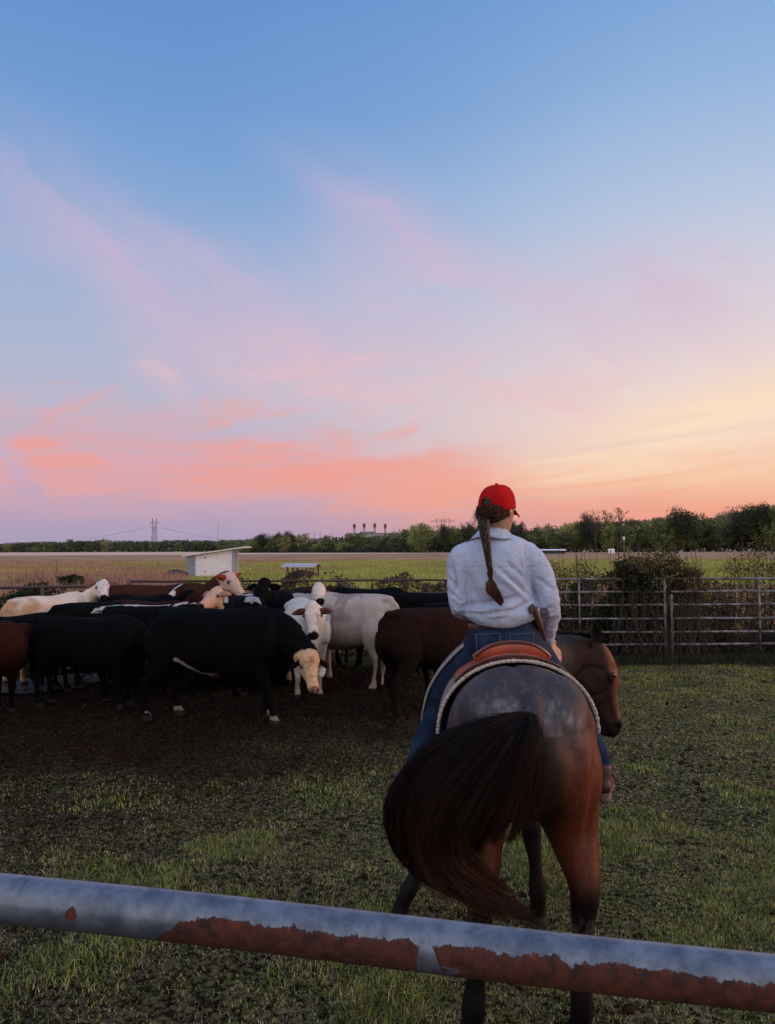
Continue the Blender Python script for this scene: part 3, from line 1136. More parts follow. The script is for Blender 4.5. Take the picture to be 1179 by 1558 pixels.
# ------------------------------------------------------------------ pen fence
def pipe_panel(name, label, cat, A, B, zs, r=0.021, mat='steel', posts=(0.0, 1.0), mid=(), post_h=None, pr=0.032, group=None, rmat=None):
    """A, B ground points; rails at heights zs"""
    A, B = Vector(A), Vector(B)
    root = empty(name, A)
    tag(root, label, cat, group)
    d = B - A
    for z in zs:
        mb = MB()
        nseg = 6
        keys = []
        for k in range(nseg + 1):
            q = d * (k / nseg)
            keys.append(((q.x, q.y, z + 0.003 * math.sin(k * 2.1 + z * 9)), r, r))
        mb.tube(keys, side=(0, 0, 1), n=8, sub=2)
        build(mb, 'rail', M[mat], root)
    for f in posts:
        q = d * f
        mb = MB(); mb.tube([((q.x, q.y, -.1), pr, pr), ((q.x, q.y, (post_h or zs[-1] + .04)), pr, pr)], side=(1, 0, 0), n=8, sub=1)
        build(mb, 'post', M[rmat or mat], root)
    for f in mid:
        q = d * f
        mb = MB(); mb.tube([((q.x, q.y - .03, zs[0] - .08), r * .9, r * .9), ((q.x, q.y - .03, zs[-1]), r * .9, r * .9)], side=(1, 0, 0), n=6, sub=1)
        build(mb, 'brace', M[mat], root)
    return root


FD = 13.1


def fg(px, d=FD):
    v = pix(px, 900, d)
    return (v.x, d, 0)


GZS = [.27, .475, .70, .93, 1.15, 1.365]
pipe_panel('pipe_gate', 'six-rail pipe gate right of the paired posts', 'gate', fg(1021), fg(1340), GZS, mid=(.415, .8), posts=(0, 1), post_h=1.1, pr=.026)
pipe_panel('pipe_gate', 'six-rail pipe gate left of the paired posts, half under vines', 'gate', fg(700), fg(1011), GZS, mid=(.58,), posts=(1,), post_h=1.38, pr=.026, r=.019)
pipe_panel('pipe_fence', 'dark pipe fence stretch behind the brown cow', 'fence', fg(527), fg(700), GZS, mat='oldsteel', posts=(0, 1), r=.018)
pipe_panel('pipe_fence', 'dark pipe fence stretch behind the speckle-faced cow', 'fence', fg(346), fg(527), GZS, mat='oldsteel', posts=(0,), r=.018)
pipe_panel('pipe_gate', 'pipe gate with pale end post behind the brown white-faced cow', 'gate', fg(196), fg(346), GZS, mat='oldsteel', posts=(0,), mid=(.5,), pr=.035, rmat='steel')
pipe_panel('pipe_fence', 'low dark rail fence at the left behind the pale cow', 'fence', fg(-160, 12.3), fg(196, 12.9), [.35, .83, 1.30], mat='oldsteel', posts=(0, .25, .62, 1), r=.024)


# ------------------------------------------------------------------ hedge and vines
def vine_bush(name, label, cat, boxes, seed, stems=20, leaf=.03, group=None):
    """boxes: (px0, px1, ytop, ybot, depth, thick, n, colours)"""
    r = random.Random(seed)
    allc = [pix((b[0] + b[1]) / 2, 900, b[4]) for b in boxes]
    cx = sum(v.x for v in allc) / len(allc)
    root = empty(name, (cx, boxes[0][4], 0))
    tag(root, label, cat, group)
    C, S, K = [], [], []
    ends = []
    for (x0, x1, yt, yb, d, th, nn, cols) in boxes:
        a, b = pix(x0, yb, d), pix(x1, yt, d)
        zb, zt = max(a.z, 0.0), b.z
        X = rng.uniform(a.x, b.x, nn)
        top = zt + (fbm(np.stack([X * 3, X * 0, X * 0 + seed], -1), 3) - .5) * .42
        Z = zb + (top - zb) * rng.random(nn) ** .8
        Y = d + (rng.random(nn) - .5) * th
        P = np.stack([X, Y, Z], -1)
        k = fbm(P * np.array([2.6, 2.6, 3.2]), 3, seed) > .36 + .15 * sstep((Z - zb) / np.maximum(top - zb, .1), .3, 1.0)
        P = P[k]
        ci = rng.integers(0, len(cols), len(P))
        # colour by clump
        q = fbm(P * 3.0, 2, seed + 5)
        ci = np.clip((q * 1.8 - .4) * len(cols) + rng.normal(0, .6, len(P)), 0, len(cols) - 1).astype(int)
        c = np.array(cols)[ci] * rng.uniform(.5, 1.4, len(P))[:, None]
        C.append(P); S.append(rng.uniform(.6, 1.3, len(P)) * leaf); K.append(c)
        for _ in range(int(stems * (x1 - x0) / 60)):
            xx = r.uniform(a.x, b.x)
            ends.append((xx, d + r.uniform(-th, th) * .45, zt * r.uniform(.5, 1.15)))
    C = np.concatenate(C) - np.array([cx, boxes[0][4], 0])
    leaf_obj('foliage', C, np.concatenate(S), np.concatenate(K), root)
    mb = MB()
    for (x, y, z) in ends:
        x -= cx; y -= boxes[0][4]
        q = Vector((x + r.uniform(-.3, .3), y, 0))
        mb.tube([(q, .006, .006), ((x + r.uniform(-.15, .15), y + r.uniform(-.1, .1), z * .5), .005, .005), ((x, y, z), .003, .003)], side=(0, 1, 0), n=4, sub=3)
    build(mb, 'stems', M['twig'], root)
    return root


DG, GG, YG, RB, OB, TN = (.011, .020, .008), (.04, .060, .015), (.26, .23, .035), (.055, .030, .020), (.12, .075, .032), (.18, .125, .065)
vine_bush('vine_thicket', 'dark green vines smothering the left gate', 'vines',
          [(915, 990, 876, 1002, 13.30, .40, 6500, [DG, DG, GG, DG]), (868, 950, 892, 1005, 13.30, .40, 5200, [DG, GG, DG, OB]), (940, 1000, 862, 900, 13.2, .5, 2600, [GG, DG, GG]), (985, 1040, 870, 950, 13.28, .35, 3200, [DG, DG, GG, OB])], 3, 34, .032)
vine_bush('bramble', 'arching red-brown bramble rising above the gate posts', 'shrub',
          [(925, 1065, 852, 884, 13.3, .8, 4200, [OB, RB, GG, OB, YG]), (945, 1035, 838, 868, 13.3, .6, 1800, [OB, YG, RB, GG]), (1000, 1070, 866, 912, 13.3, .5, 1600, [RB, OB, GG])], 5, 60, .028)
vine_bush('weed_thicket', 'tangled brown and yellow weeds behind the right gate', 'weeds',
          [(1010, 1110, 888, 1000, 13.9, .8, 8000, [DG, RB, DG, OB, GG, TN]), (1045, 1078, 898, 918, 13.6, .4, 500, [YG, YG, OB]), (1100, 1330, 866, 990, 14.2, 1.0, 12000, [DG, RB, OB, GG, YG, TN]), (1100, 1330, 846, 880, 14.3, 1.0, 1800, [OB, GG, YG, TN]),
           (1010, 1330, 955, 1004, 13.7, .7, 7000, [DG, DG, RB, DG])], 7, 46, .026)
vine_bush('weed_thicket', 'weedy brown thicket between rider and dark vines', 'weeds',
          [(800, 930, 878, 1003, 14.0, .9, 11000, [DG, RB, DG, OB, GG]), (838, 910, 850, 890, 14.4, .8, 1800, [OB, GG, YG, TN]), (800, 925, 960, 1004, 13.5, .5, 4500, [DG, DG, RB])], 9, 44, .027)
vine_bush('weed_thicket', 'brown leafless weeds behind the middle fence', 'weeds',
          [(430, 520, 876, 970, 14.2, .8, 8500, [RB, DG, OB, RB]), (520, 720, 882, 1000, 14.0, .8, 15000, [RB, OB, DG, TN, RB]), (350, 440, 886, 1000, 14.1, .7, 4500, [DG, OB, TN, RB])], 11, 30, .03)
vine_bush('hedge_bush', 'dark green bush behind the left rail fence', 'bush',
          [(15, 62, 896, 1010, 13.3, .7, 5500, [DG, DG, GG, DG]), (-120, 20, 900, 1010, 13.6, .7, 6000, [DG, RB, TN, DG]), (60, 200, 902, 1010, 13.7, .7, 7000, [DG, GG, RB, DG])], 13, 20, .035)
vine_bush('field_bush', 'small green bush by the lone field post', 'bush', [(94, 122, 876, 889, 33, 1.0, 1500, [GG, DG, GG])], 15, 10, .07)
# ragged grass at the foot of the right gates
N = 16000
X = rng.uniform(1.9, 8.0, N); Y = rng.normal(12.9, .22, N)
c = np.where((rng.random(N) < .5)[:, None], np.array([.018, .030, .012]), np.array([.035, .045, .02])) * rng.uniform(.6, 1.4, N)[:, None]
tag(blades('verge_grass', X, Y, rng.uniform(.05, .20, N), np.full(N, .008), c, lean=1.0), 'rough dark grass at the foot of the gates', 'grass', kind='stuff')


# ------------------------------------------------------------------ foreground rail
m, t, p, out = new_mat('peeling_pipe')
tc = t.node('ShaderNodeTexCoord')
ox, oy, oz = t.sep(tc.outputs['Object'])
# x runs along the pipe, angle around it from y/z
ang = t.m('ARCTAN2', oz, t.m('MULTIPLY', oy, -1.0))       # 0 faces the viewer, +90 deg is the top
edge = t.noise(t.xyz(t.m('MULTIPLY', ox, 1.0), 0.3, 0.0), 9.0, 5.0, 0.6, 0.3)
edge2 = t.noise(t.xyz(t.m('MULTIPLY', ox, 1.0), 2.3, 0.0), 34.0, 4.0, 0.65)
lim = t.m('ADD', t.m('MULTIPLY', t.m('SUBTRACT', edge, .5), 1.5), t.m('MULTIPLY', t.m('SUBTRACT', edge2, .5), .45))
rx = t.m('ADD', t.ss(ox, -.30, -.20), 0)
edge3 = t.noise(tc.outputs['Object'], 110.0, 4.0, 0.7)
lim = t.m('ADD', t.m('ADD', t.m('MULTIPLY', lim, .95), t.m('MULTIPLY', t.m('SUBTRACT', edge3, .5), .55)), t.m('SUBTRACT', t.m('MULTIPLY', rx, 2.22), 1.75))
rmask = t.ss(t.m('SUBTRACT', lim, ang), -.02, .05)
patch = t.noise(t.xyz(t.m('MULTIPLY', ox, 1.0), t.m('MULTIPLY', ang, .06), 7.7), 13.0, 4.0, 0.55, 0.2)
l2 = t.m('ADD', -1.75, t.m('MULTIPLY', t.ss(patch, .46, .68), 1.55))
l2 = t.m('ADD', l2, t.m('MULTIPLY', t.m('SUBTRACT', edge2, .5), .35))
keep = t.ss(t.m('SUBTRACT', l2, ang), -.02, .03)
gx_ = t.m('ADD', ox, t.m('MULTIPLY', t.m('SUBTRACT', t.noise(tc.outputs['Object'], 45.0, 3.0, .6), .5), .012))
gap = t.m('MULTIPLY', t.ss(gx_, .082, .084), t.m('SUBTRACT', 1.0, t.ss(t.m('ADD', gx_, t.m('MULTIPLY', ang, .012)), .104, .107)))
keep = t.m('MAXIMUM', keep, gap)
rmask = t.m('MULTIPLY', rmask, t.m('SUBTRACT', 1.0, keep))
sp_n = t.m('MULTIPLY', t.m('SUBTRACT', t.noise(tc.outputs['Object'], 110.0, 3.0, .6), .5), 3.2)
spot = t.m('LESS_THAN', t.m('ADD', sp_n, t.m('ADD', t.m('POWER', t.m('DIVIDE', t.m('ADD', ox, .36), .0085), 2.0), t.m('POWER', t.m('DIVIDE', t.m('ADD', ang, -.10), .26), 2.0))), 1.0)
rmask = t.m('MAXIMUM', rmask, spot)
fleck = t.m('MULTIPLY', t.ss(t.noise(tc.outputs['Object'], 75.0, 5.0, .7), .64, .68), t.ss(t.noise(tc.outputs['Object'], 7.0, 2.0, .5), .50, .62))
rmask = t.m('MAXIMUM', rmask, t.m('MULTIPLY', fleck, .8))
nv = t.noise(tc.outputs['Object'], 25.0, 6.0, .65)
streak = t.noise(t.vscale(tc.outputs['Object'], (40, 6, 6)), 1.0, 5.0, .7)
paintc = t.mix(t.ss(nv, .3, .7), (.060, .080, .115, 1), (.17, .20, .25, 1))
paintc = t.mix(t.m('MULTIPLY', t.ss(streak, .52, .75), .5), paintc, (.035, .045, .07, 1))
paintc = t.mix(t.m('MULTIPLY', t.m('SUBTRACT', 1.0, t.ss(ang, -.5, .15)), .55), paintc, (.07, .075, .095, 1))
rust = t.mix(t.ss(t.noise(tc.outputs['Object'], 60.0, 6.0, .7), .3, .7), (.022, .008, .006, 1), (.098, .024, .012, 1))
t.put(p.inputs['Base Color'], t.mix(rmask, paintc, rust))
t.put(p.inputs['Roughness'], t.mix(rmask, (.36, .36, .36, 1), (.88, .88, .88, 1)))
t.put(p.inputs['Metallic'], t.m('MULTIPLY', t.m('SUBTRACT', 1.0, rmask), .30))
p.inputs['Specular IOR Level'].default_value = .45
hgt = t.m('ADD', t.m('MULTIPLY', rmask, -.8), t.m('MULTIPLY', t.noise(tc.outputs['Object'], 90.0, 4.0, .7), .25))
t.put(p.inputs['Normal'], t.bump(hgt, .5, .002))
M['pipe'] = m

pl = pix(-40, 1361, 1.06)
pr_ = pix(1219, 1500, .905)
mid = (pl + pr_) / 2
dv = (pr_ - pl).normalized()
root = empty('pipe_rail_fence', (mid.x, mid.y, 0))
tag(root, 'pale blue pipe rail with peeling rust across the foreground', 'fence')
rot = math.atan2(dv.y, dv.x)
tilt = -math.asin(dv.z)
rr = .0298
mb = MB()
mb.tube([((-2.2 + k * .1, 0, .0012 * math.sin(k * .7)), rr, rr) for k in range(45)], side=(0, 0, 1), n=40, sub=2)
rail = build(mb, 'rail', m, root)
rail.location = (0, 0, mid.z)
rail.rotation_euler = (0, tilt, rot)
for zz in (.95, .5):
    mb = MB(); mb.tube([((-2.2, 0, 0), rr, rr), ((2.2, 0, 0), rr, rr)], side=(0, 0, 1), n=24, sub=10)
    r2 = build(mb, 'rail', m, root); r2.location = (0, 0, zz); r2.rotation_euler = (0, tilt, rot)
for xx in (-1.9, 1.9):
    mb = MB(); mb.tube([((0, 0, -.2), .045, .045), ((0, 0, mid.z - .01 - xx * dv.z * -1), .045, .045)], side=(1, 0, 0), n=20, sub=1)
    r2 = build(mb, 'post', m, root); r2.location = (xx * math.cos(rot), xx * math.sin(rot), 0)


# ------------------------------------------------------------------ cattle
def unit(v):
    return v / np.linalg.norm(v)


def ear_mesh(L=.20, Wd=.065, cup=.035, n=7, k=6, th=.006):
    """leaf shaped cupped ear along +x, opening to -y... returns MB"""
    mb = MB()
    vs = []
    for side_ in (0, 1):
        for i in range(n + 1):
            t_ = i / n
            w = Wd * math.sin(math.pi * (0.12 + 0.88 * t_) ** 0.8) ** 0.75 if t_ < 1 else 0.004
            w = max(w, .012 if t_ < .5 else .003)
            for j in range(k + 1):
                s_ = -1 + 2 * j / k
                vs.append((L * t_, cup * (s_ * s_ - 1) * (1 - .4 * t_) + side_ * th, w * s_ - .02 * t_ * t_))
    m_ = (n + 1) * (k + 1)
    fs = []
    for i in range(n):
        for j in range(k):
            a = i * (k + 1) + j
            fs.append((a, a + 1, a + k + 2, a + k + 1))
            fs.append((a + m_, a + k + 1 + m_, a + k + 2 + m_, a + 1 + m_))
    for i in range(n):
        a = i * (k + 1)
        fs.append((a, a + k + 1, a + k + 1 + m_, a + m_))
        a = i * (k + 1) + k
        fs.append((a, a + m_, a + k + 1 + m_, a + k + 1))
    mb.add(vs, fs)
    return mb


def cow(label, px, d, yaw, scale, coat, poll=(1.08, 0, 1.22), hdir=(.75, 0, -.66), face=None, ears=None, tagc=None, voxel=.024,
        group='cattle in the pen', legs=((0, 0), (0, 0), (0, 0), (0, 0)), curly=0.0, world_head=True, name='cow', tail=True, tag_side=-1, head=None, droop=.08, hs=1.0):
    """yaw 0 faces right of the picture, 90 away. hdir is in world axes (x right, y away, z up)."""
    c0 = pix(px, 900, d)
    if head:
        ox_ = (poll[0] * math.cos(rad(yaw)) - poll[1] * math.sin(rad(yaw))) * scale
        oy_ = (poll[0] * math.sin(rad(yaw)) + poll[1] * math.cos(rad(yaw))) * scale
        q_ = pix(head[0], head[1], d + oy_)
        c0 = Vector((q_.x - ox_, d, 0))
        poll = (poll[0], poll[1], q_.z / scale)
    root = empty(name, (c0.x, d, float(gh(np.array([c0.x]), np.array([d]))[0]) - .01), rad(yaw), scale)
    tag(root, label, 'cow', group)
    cy, sn = math.cos(rad(yaw)), math.sin(rad(yaw))
    hd = np.array(hdir, float)
    if world_head:
        hd = np.array([hd[0] * cy + hd[1] * sn, -hd[0] * sn + hd[1] * cy, hd[2]])
    hd = unit(hd)
    pl_ = np.array(poll, float)
    upv = np.array([0, 0, 1.0])
    lat = np.cross(upv, hd)
    if np.linalg.norm(lat) < .2:
        lat = np.array([0, 1.0, 0])
    lat = unit(lat)
    hu = np.cross(hd, lat)
    mb = MB()
    # barrel
    mb.tube([((-.80, 0, 1.04), .09, .12), ((-.74, 0, 1.00), .20, .22), ((-.60, 0, .98), .255, .29), ((-.36, 0, .93), .27, .33),
             ((-.05, 0, .88), .325, .37), ((.25, 0, .86), .325, .385), ((.48, 0, .90), .275, .37), ((.66, 0, .92), .215, .32), ((.80, 0, .92), .13, .22)], n=24, expo=2.25)
    # spine, hip bones, shoulders, brisket
    mb.tube([((-.78, 0, 1.20), .05, .05), ((-.4, 0, 1.22), .07, .05), ((.1, 0, 1.20), .07, .05), ((.5, 0, 1.235), .08, .06), ((.68, 0, 1.20), .07, .05)], n=10)
    for s_ in (-1, 1):
        mb.ball((-.46, s_ * .17, 1.12), (.12, .085, .09))
        mb.ball((-.74, s_ * .09, 1.06), (.08, .06, .09))
        mb.tube([((.56, s_ * .14, 1.12), .07, .14), ((.60, s_ * .20, .92), .09, .16), ((.62, s_ * .18, .74), .09, .13)], n=12)
    mb.tube([((.50, 0, .58), .12, .1), ((.74, 0, .66), .10, .12), ((.84, 0, .82), .08, .10)], n=12)
    # legs: hind left/right, front left/right
    for i, (s_, fr_) in enumerate(((1, 0), (-1, 0), (1, 1), (-1, 1))):
        dx, dy = legs[i]
        if not fr_:
            mb.tube([((-.60, s_ * .13, .98), .12, .24), ((-.60, s_ * .165, .80), .125, .22), ((-.58 + dx * .2, s_ * .175 + dy * .2, .66), .095, .15), ((-.62 + dx * .5, s_ * .17 + dy * .4, .52), .055, .085),
                     ((-.68 + dx * .7, s_ * .165 + dy * .6, .43), .047, .068), ((-.665 + dx * .85, s_ * .16 + dy * .8, .32), .036, .045), ((-.65 + dx, s_ * .16 + dy, .17), .034, .040),
                     ((-.64 + dx, s_ * .16 + dy, .10), .046, .052), ((-.61 + dx, s_ * .16 + dy, .05), .052, .062), ((-.60 + dx, s_ * .16 + dy, .0), .058, .075)], n=12)
        else:
            mb.tube([((.56, s_ * .16, .86), .09, .16), ((.55, s_ * .17, .70), .085, .12), ((.54 + dx * .25, s_ * .16 + dy * .3, .56), .064, .085), ((.55 + dx * .6, s_ * .15 + dy * .6, .40), .048, .056),
                     ((.555 + dx * .7, s_ * .145 + dy * .7, .34), .046, .052), ((.55 + dx * .9, s_ * .145 + dy * .9, .18), .034, .038), ((.555 + dx, s_ * .145 + dy, .10), .045, .050),
                     ((.575 + dx, s_ * .145 + dy, .05), .05, .058), ((.585 + dx, s_ * .145 + dy, 0), .056, .07)], n=12)
    # neck
    b0 = np.array([.50, 0, .94])
    b1 = np.array([.70, 0, .98])
    tgt = pl_ - hu * .03
    mid1 = b1 + (tgt - b1) * .5 + np.array([0, 0, .02])
    mb.tube([(b0, .19, .32), (b1, .16, .26), (mid1, .115, .19), (tgt, .09, .125), (tgt + hd * .08, .085, .11)], side=tuple(np.array([0, 1.0, 0]) if abs((tgt - b1)[1]) < .35 else lat), n=16)
    # head
    hk = [(-.04, .055, .07, -.02), (.02, .090, .10, -.03), (.10, .112, .120, -.045), (.18, .108, .122, -.055), (.27, .078, .10, -.055), (.35, .070, .080, -.052), (.42, .074, .070, -.050), (.46, .066, .058, -.05), (.50, .035, .035, -.05)]
    hd, lat, hu = hd * hs, lat * hs, hu * hs
    mb.tube([(pl_ + hd * a + hu * o_, w * hs, h_ * hs) for a, w, h_, o_ in hk], side=tuple(unit(lat)), n=16, expo=2.3)
    mb.ball(pl_ + hd * .0 + hu * .02, (.07, .07, .055))
    if curly:
        mb.ball(pl_ + hd * .05 + hu * .01, (.135 * hs, .135 * hs, .13 * hs))
    for s_ in (-1, 1):
        mb.ball(pl_ + hd * .13 + lat * s_ * .085 + hu * .005, (.035, .035, .03))
        mb.ball(pl_ + hd * .13 + lat * s_ * .06 - hu * .11, (.06, .04, .06))
    if tail:
        mb.tube([((-.78, 0, 1.17), .035, .035), ((-.86, 0, 1.10), .032, .032), ((-.875, .01, .85), .027, .027), ((-.865, .02, .60), .026, .026)], n=8)
        mb.tube([((-.865, .02, .62), .024, .024), ((-.865, .03, .50), .042, .042), ((-.86, .03, .36), .030, .030)], n=8)
    me = fuse(mb, 'body', voxel, 7)
    V = verts(me)
    Nn = normals(me)
    sd = px * .37 + d
    V += Nn * ((fbm(V * 5 + sd, 3) - .5) * .022)[:, None]
    rel = V - pl_
    hl = np.stack([rel @ hd, rel @ lat, rel @ hu], -1) / hs ** 2
    hol = np.exp(-((V[:, 0] + .30) / .10) ** 2 - ((V[:, 2] - 1.04) / .085) ** 2) * (np.abs(V[:, 1]) > .12)
    rib = np.sin(V[:, 0] * 62 + V[:, 2] * 9) * sstep(V[:, 0], -.22, -.12) * (1 - sstep(V[:, 0], .28, .38)) * sstep(V[:, 2], .66, .8) * (1 - sstep(V[:, 2], 1.05, 1.16))
    sho = np.exp(-((V[:, 0] - .36 - .25 * (V[:, 2] - .9)) / .03) ** 2) * sstep(V[:, 2], .65, .8) * (1 - sstep(V[:, 2], 1.08, 1.2))
    thi = np.exp(-((V[:, 0] + .42 + .35 * (V[:, 2] - .8)) / .03) ** 2) * sstep(V[:, 2], .55, .7) * (1 - sstep(V[:, 2], .95, 1.08)) * (np.abs(V[:, 1]) > .15)
    V -= Nn * (hol * .030 + rib * .0035 + sho * .014 + thi * .012)[:, None]
    fold = fbm(V * np.array([14, 6, 6]), 3, 5)
    V += Nn * ((fold - .5) * .03 * np.exp(-((V[:, 0] - .62) / .16) ** 2))[:, None]
    if curly:
        msk = sstep(-hl[:, 0], -.22, -.02) * (np.linalg.norm(rel, axis=1) < .4)
        V += Nn * (msk * (fbm(V * 26, 3, 3) - .45) * curly)[:, None]
    set_verts(me, V)
    col = coat(V, hl)
    hm = (np.linalg.norm(rel, axis=1) < .62) & (hl[:, 0] > -.06) & (np.abs(hl[:, 1]) < .16) & (np.abs(hl[:, 2] + .05) < .19)
    if face is not None:
        q = (fbm(V * 9, 3, 2) - .5) * .12
        fm = hm & (hl[:, 0] + q > -.05 + .12 * (hl[:, 2] < -.10))
        col[fm] = face
        # freckles
        fk = fm & (fbm(V * 22, 3, 8) > .66)
        col[fk] *= .6
    nose = hm & (hl[:, 0] > .44)
    col[nose] = (.014, .010, .010)
    if curly:
        col[nose] = (.22, .11, .08)
    nos = hm & (hl[:, 0] > .46) & (np.abs(np.abs(hl[:, 1]) - .033) < .013) & (hl[:, 2] > -.055)
    col[nos] = (.004, .003, .003)
    for s_ in (-1, 1):
        ed = np.linalg.norm(V - (pl_ + hd * .145 + lat * s_ * .105), axis=1)
        k_ = (1 - sstep(ed, .018, .045))[:, None] * .8
        col = col * (1 - k_) + np.array([.02, .015, .013]) * k_
    ft = V[:, 2] < .075
    col[ft] = (.025, .02, .018)
    paint(me, col)
    link('body', me, M['coat'], root)
    for s_ in (-1, 1):
        mb = MB()
        mb.ball(pl_ + hd * .145 + lat * s_ * .108 + hu * .000, .021, 10, 7)
        build(mb, 'eye', M['eye'], root)
        e = ear_mesh(Wd=.056, L=.175)
        ex = unit(unit(lat) * s_ + unit(hd) * (-.12) + np.array([0, 0, -droop]))
        ez = unit(np.cross(ex, hd)) * s_
        ey = np.cross(ez, ex)
        o_ = pl_ + hd * .045 + lat * s_ * .085 - hu * .015
        # cup opens along hd
        e.v = [tuple(o_ + ex * a - unit(hd) * b * 1.0 + np.cross(ex, hd) * c_) for a, b, c_ in e.v]
        me2 = e.mesh('ear')
        ecol = np.tile(np.array(ears if ears is not None else (face if face is not None else col.mean(0))), (len(me2.vertices), 1))
        half = len(ecol) // 2
        ecol[:half] *= (1.0, .75, .72)
        paint(me2, ecol)
        eo = link('ear', me2, M['coat'], root)
        if tagc and s_ == tag_side:
            mb = MB()
            q = o_ + ex * .12 + hd * .05
            zz = np.array([0, 0, 1.0])
            a_, b_ = ex, unit(zz - ex * (zz @ ex))
            nn = np.cross(a_, b_)
            P4 = [q + a_ * (x * .035) - b_ * (y * .06) for x, y in ((-.5, 0), (.5, 0), (.95, .6), (.95, 1.5), (-.95, 1.5), (-.95, .6))]
            mb.add([p_ + nn * .003 for p_ in P4] + [p_ - nn * .003 for p_ in P4], [(0, 1, 2, 3, 4, 5), (11, 10, 9, 8, 7, 6)] + [(i, i + 6, (i + 1) % 6 + 6, (i + 1) % 6) for i in range(6)])
            build(mb, 'ear_tag', M[tagc], root, smooth=False)
    return root


def solid(c, v=.12):
    def f(V, hl):
        k = 1 + (fbm(V * 7, 3, 4) - .5) * 2 * v
        return np.array(c)[None] * k[:, None]
    return f


BLACK = (.0034, .0034, .0042)


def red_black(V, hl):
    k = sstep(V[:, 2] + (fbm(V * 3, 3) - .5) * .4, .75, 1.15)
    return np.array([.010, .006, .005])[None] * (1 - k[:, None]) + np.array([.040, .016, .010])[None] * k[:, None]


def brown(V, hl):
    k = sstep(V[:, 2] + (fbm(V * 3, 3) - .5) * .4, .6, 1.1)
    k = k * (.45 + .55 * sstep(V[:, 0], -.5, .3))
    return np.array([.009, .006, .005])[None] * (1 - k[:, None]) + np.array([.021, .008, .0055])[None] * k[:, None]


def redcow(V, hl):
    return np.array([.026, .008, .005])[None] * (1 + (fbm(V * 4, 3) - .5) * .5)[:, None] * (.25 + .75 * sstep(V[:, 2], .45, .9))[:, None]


def cream(V, hl):
    k = fbm(V * 3.2, 3, 6)
    c = np.tile(np.array([.62, .52, .43]), (len(V), 1)) * (.88 + .24 * k)[:, None]
    d_ = sstep(fbm(V * 2.6, 3, 12) + .25 * sstep(-V[:, 0], .35, .8), .52, .74)
    c = c * (1 - d_[:, None] * np.array([.35, .48, .62]))
    return c


def pale(V, hl):
    k = fbm(V * 3.2, 3, 6)
    c = np.tile(np.array([.56, .51, .45]), (len(V), 1)) * (.85 + .3 * k)[:, None]
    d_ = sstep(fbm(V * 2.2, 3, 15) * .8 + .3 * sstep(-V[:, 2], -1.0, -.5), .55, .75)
    return c * (1 - d_[:, None] * np.array([.45, .5, .52]))


def greywhite(V, hl):
    k = fbm(V * 3.2, 3, 6)
    c = np.tile(np.array([.40, .33, .30]), (len(V), 1)) * (.85 + .3 * k)[:, None]
    d_ = sstep(fbm(V * 4.2, 3, 31) + .22 * sstep(-np.abs(V[:, 0] + .1), -.5, 0) - .2 * (V[:, 2] < .9), .60, .66)
    c = c * (1 - d_[:, None] * .38)
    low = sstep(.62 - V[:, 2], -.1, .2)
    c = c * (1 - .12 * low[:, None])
    return c


def linewhite(V, hl):
    c = np.tile(np.array(BLACK), (len(V), 1))
    q = np.abs(V[:, 1]) + (fbm(V * 9, 3) - .5) * .10
    m_ = (q < .065) & (V[:, 2] > 1.17) & (fbm(V * 14, 3, 5) > .36)
    c[m_] = (.42, .37, .34)
    m2 = (V[:, 0] > .72) & (V[:, 1] > -.02 + (fbm(V * 6, 2) - .5) * .1) & (hl[:, 0] < .0)
    c[m2] = (.62, .55, .50)
    return c


def blackpatch(V, hl):
    c = np.tile(np.array(BLACK), (len(V), 1))
    # white belly flecks and feet of the big steer
    b = (V[:, 2] < .56) & (V[:, 2] > .47) & (np.abs(V[:, 0] + .18) < .25) & (fbm(V * 7, 3, 4) > .50) & (V[:, 1] < .05)
    c[b] = (.32, .22, .17)
    u_ = np.clip(((V[:, 0] + .42) * .27 + (V[:, 2] - .70) * -.17) / (.27 ** 2 + .17 ** 2), 0, 1)
    b = (np.hypot(V[:, 0] + .42 - .27 * u_, V[:, 2] - .70 + .17 * u_) < .022 + .012 * u_) & (V[:, 1] < 0)
    c[b] = (.40, .34, .30)
    b = (V[:, 2] < .12) & (fbm(V * 12, 2, 4) > .45)
    c[b] = (.20, .16, .14)
    return c


def whitepoint(V, hl):
    c = np.tile(np.array(BLACK), (len(V), 1))
    b = (fbm(V * 3, 3, 44) > .62) & (V[:, 2] > 1.05)
    c[b] = (.30, .28, .32)
    return c


def brownwhite(V, hl):
    c = np.tile(np.array([.010, .006, .005]), (len(V), 1))
    m2 = (V[:, 0] > .62) & (np.abs(V[:, 1]) < .10 + (fbm(V * 6, 2) - .5) * .06) & (V[:, 2] > 1.05)
    c[m2] = (.62, .57, .52)
    return c


K = solid(BLACK)
CREAMF = (.60, .40, .26)
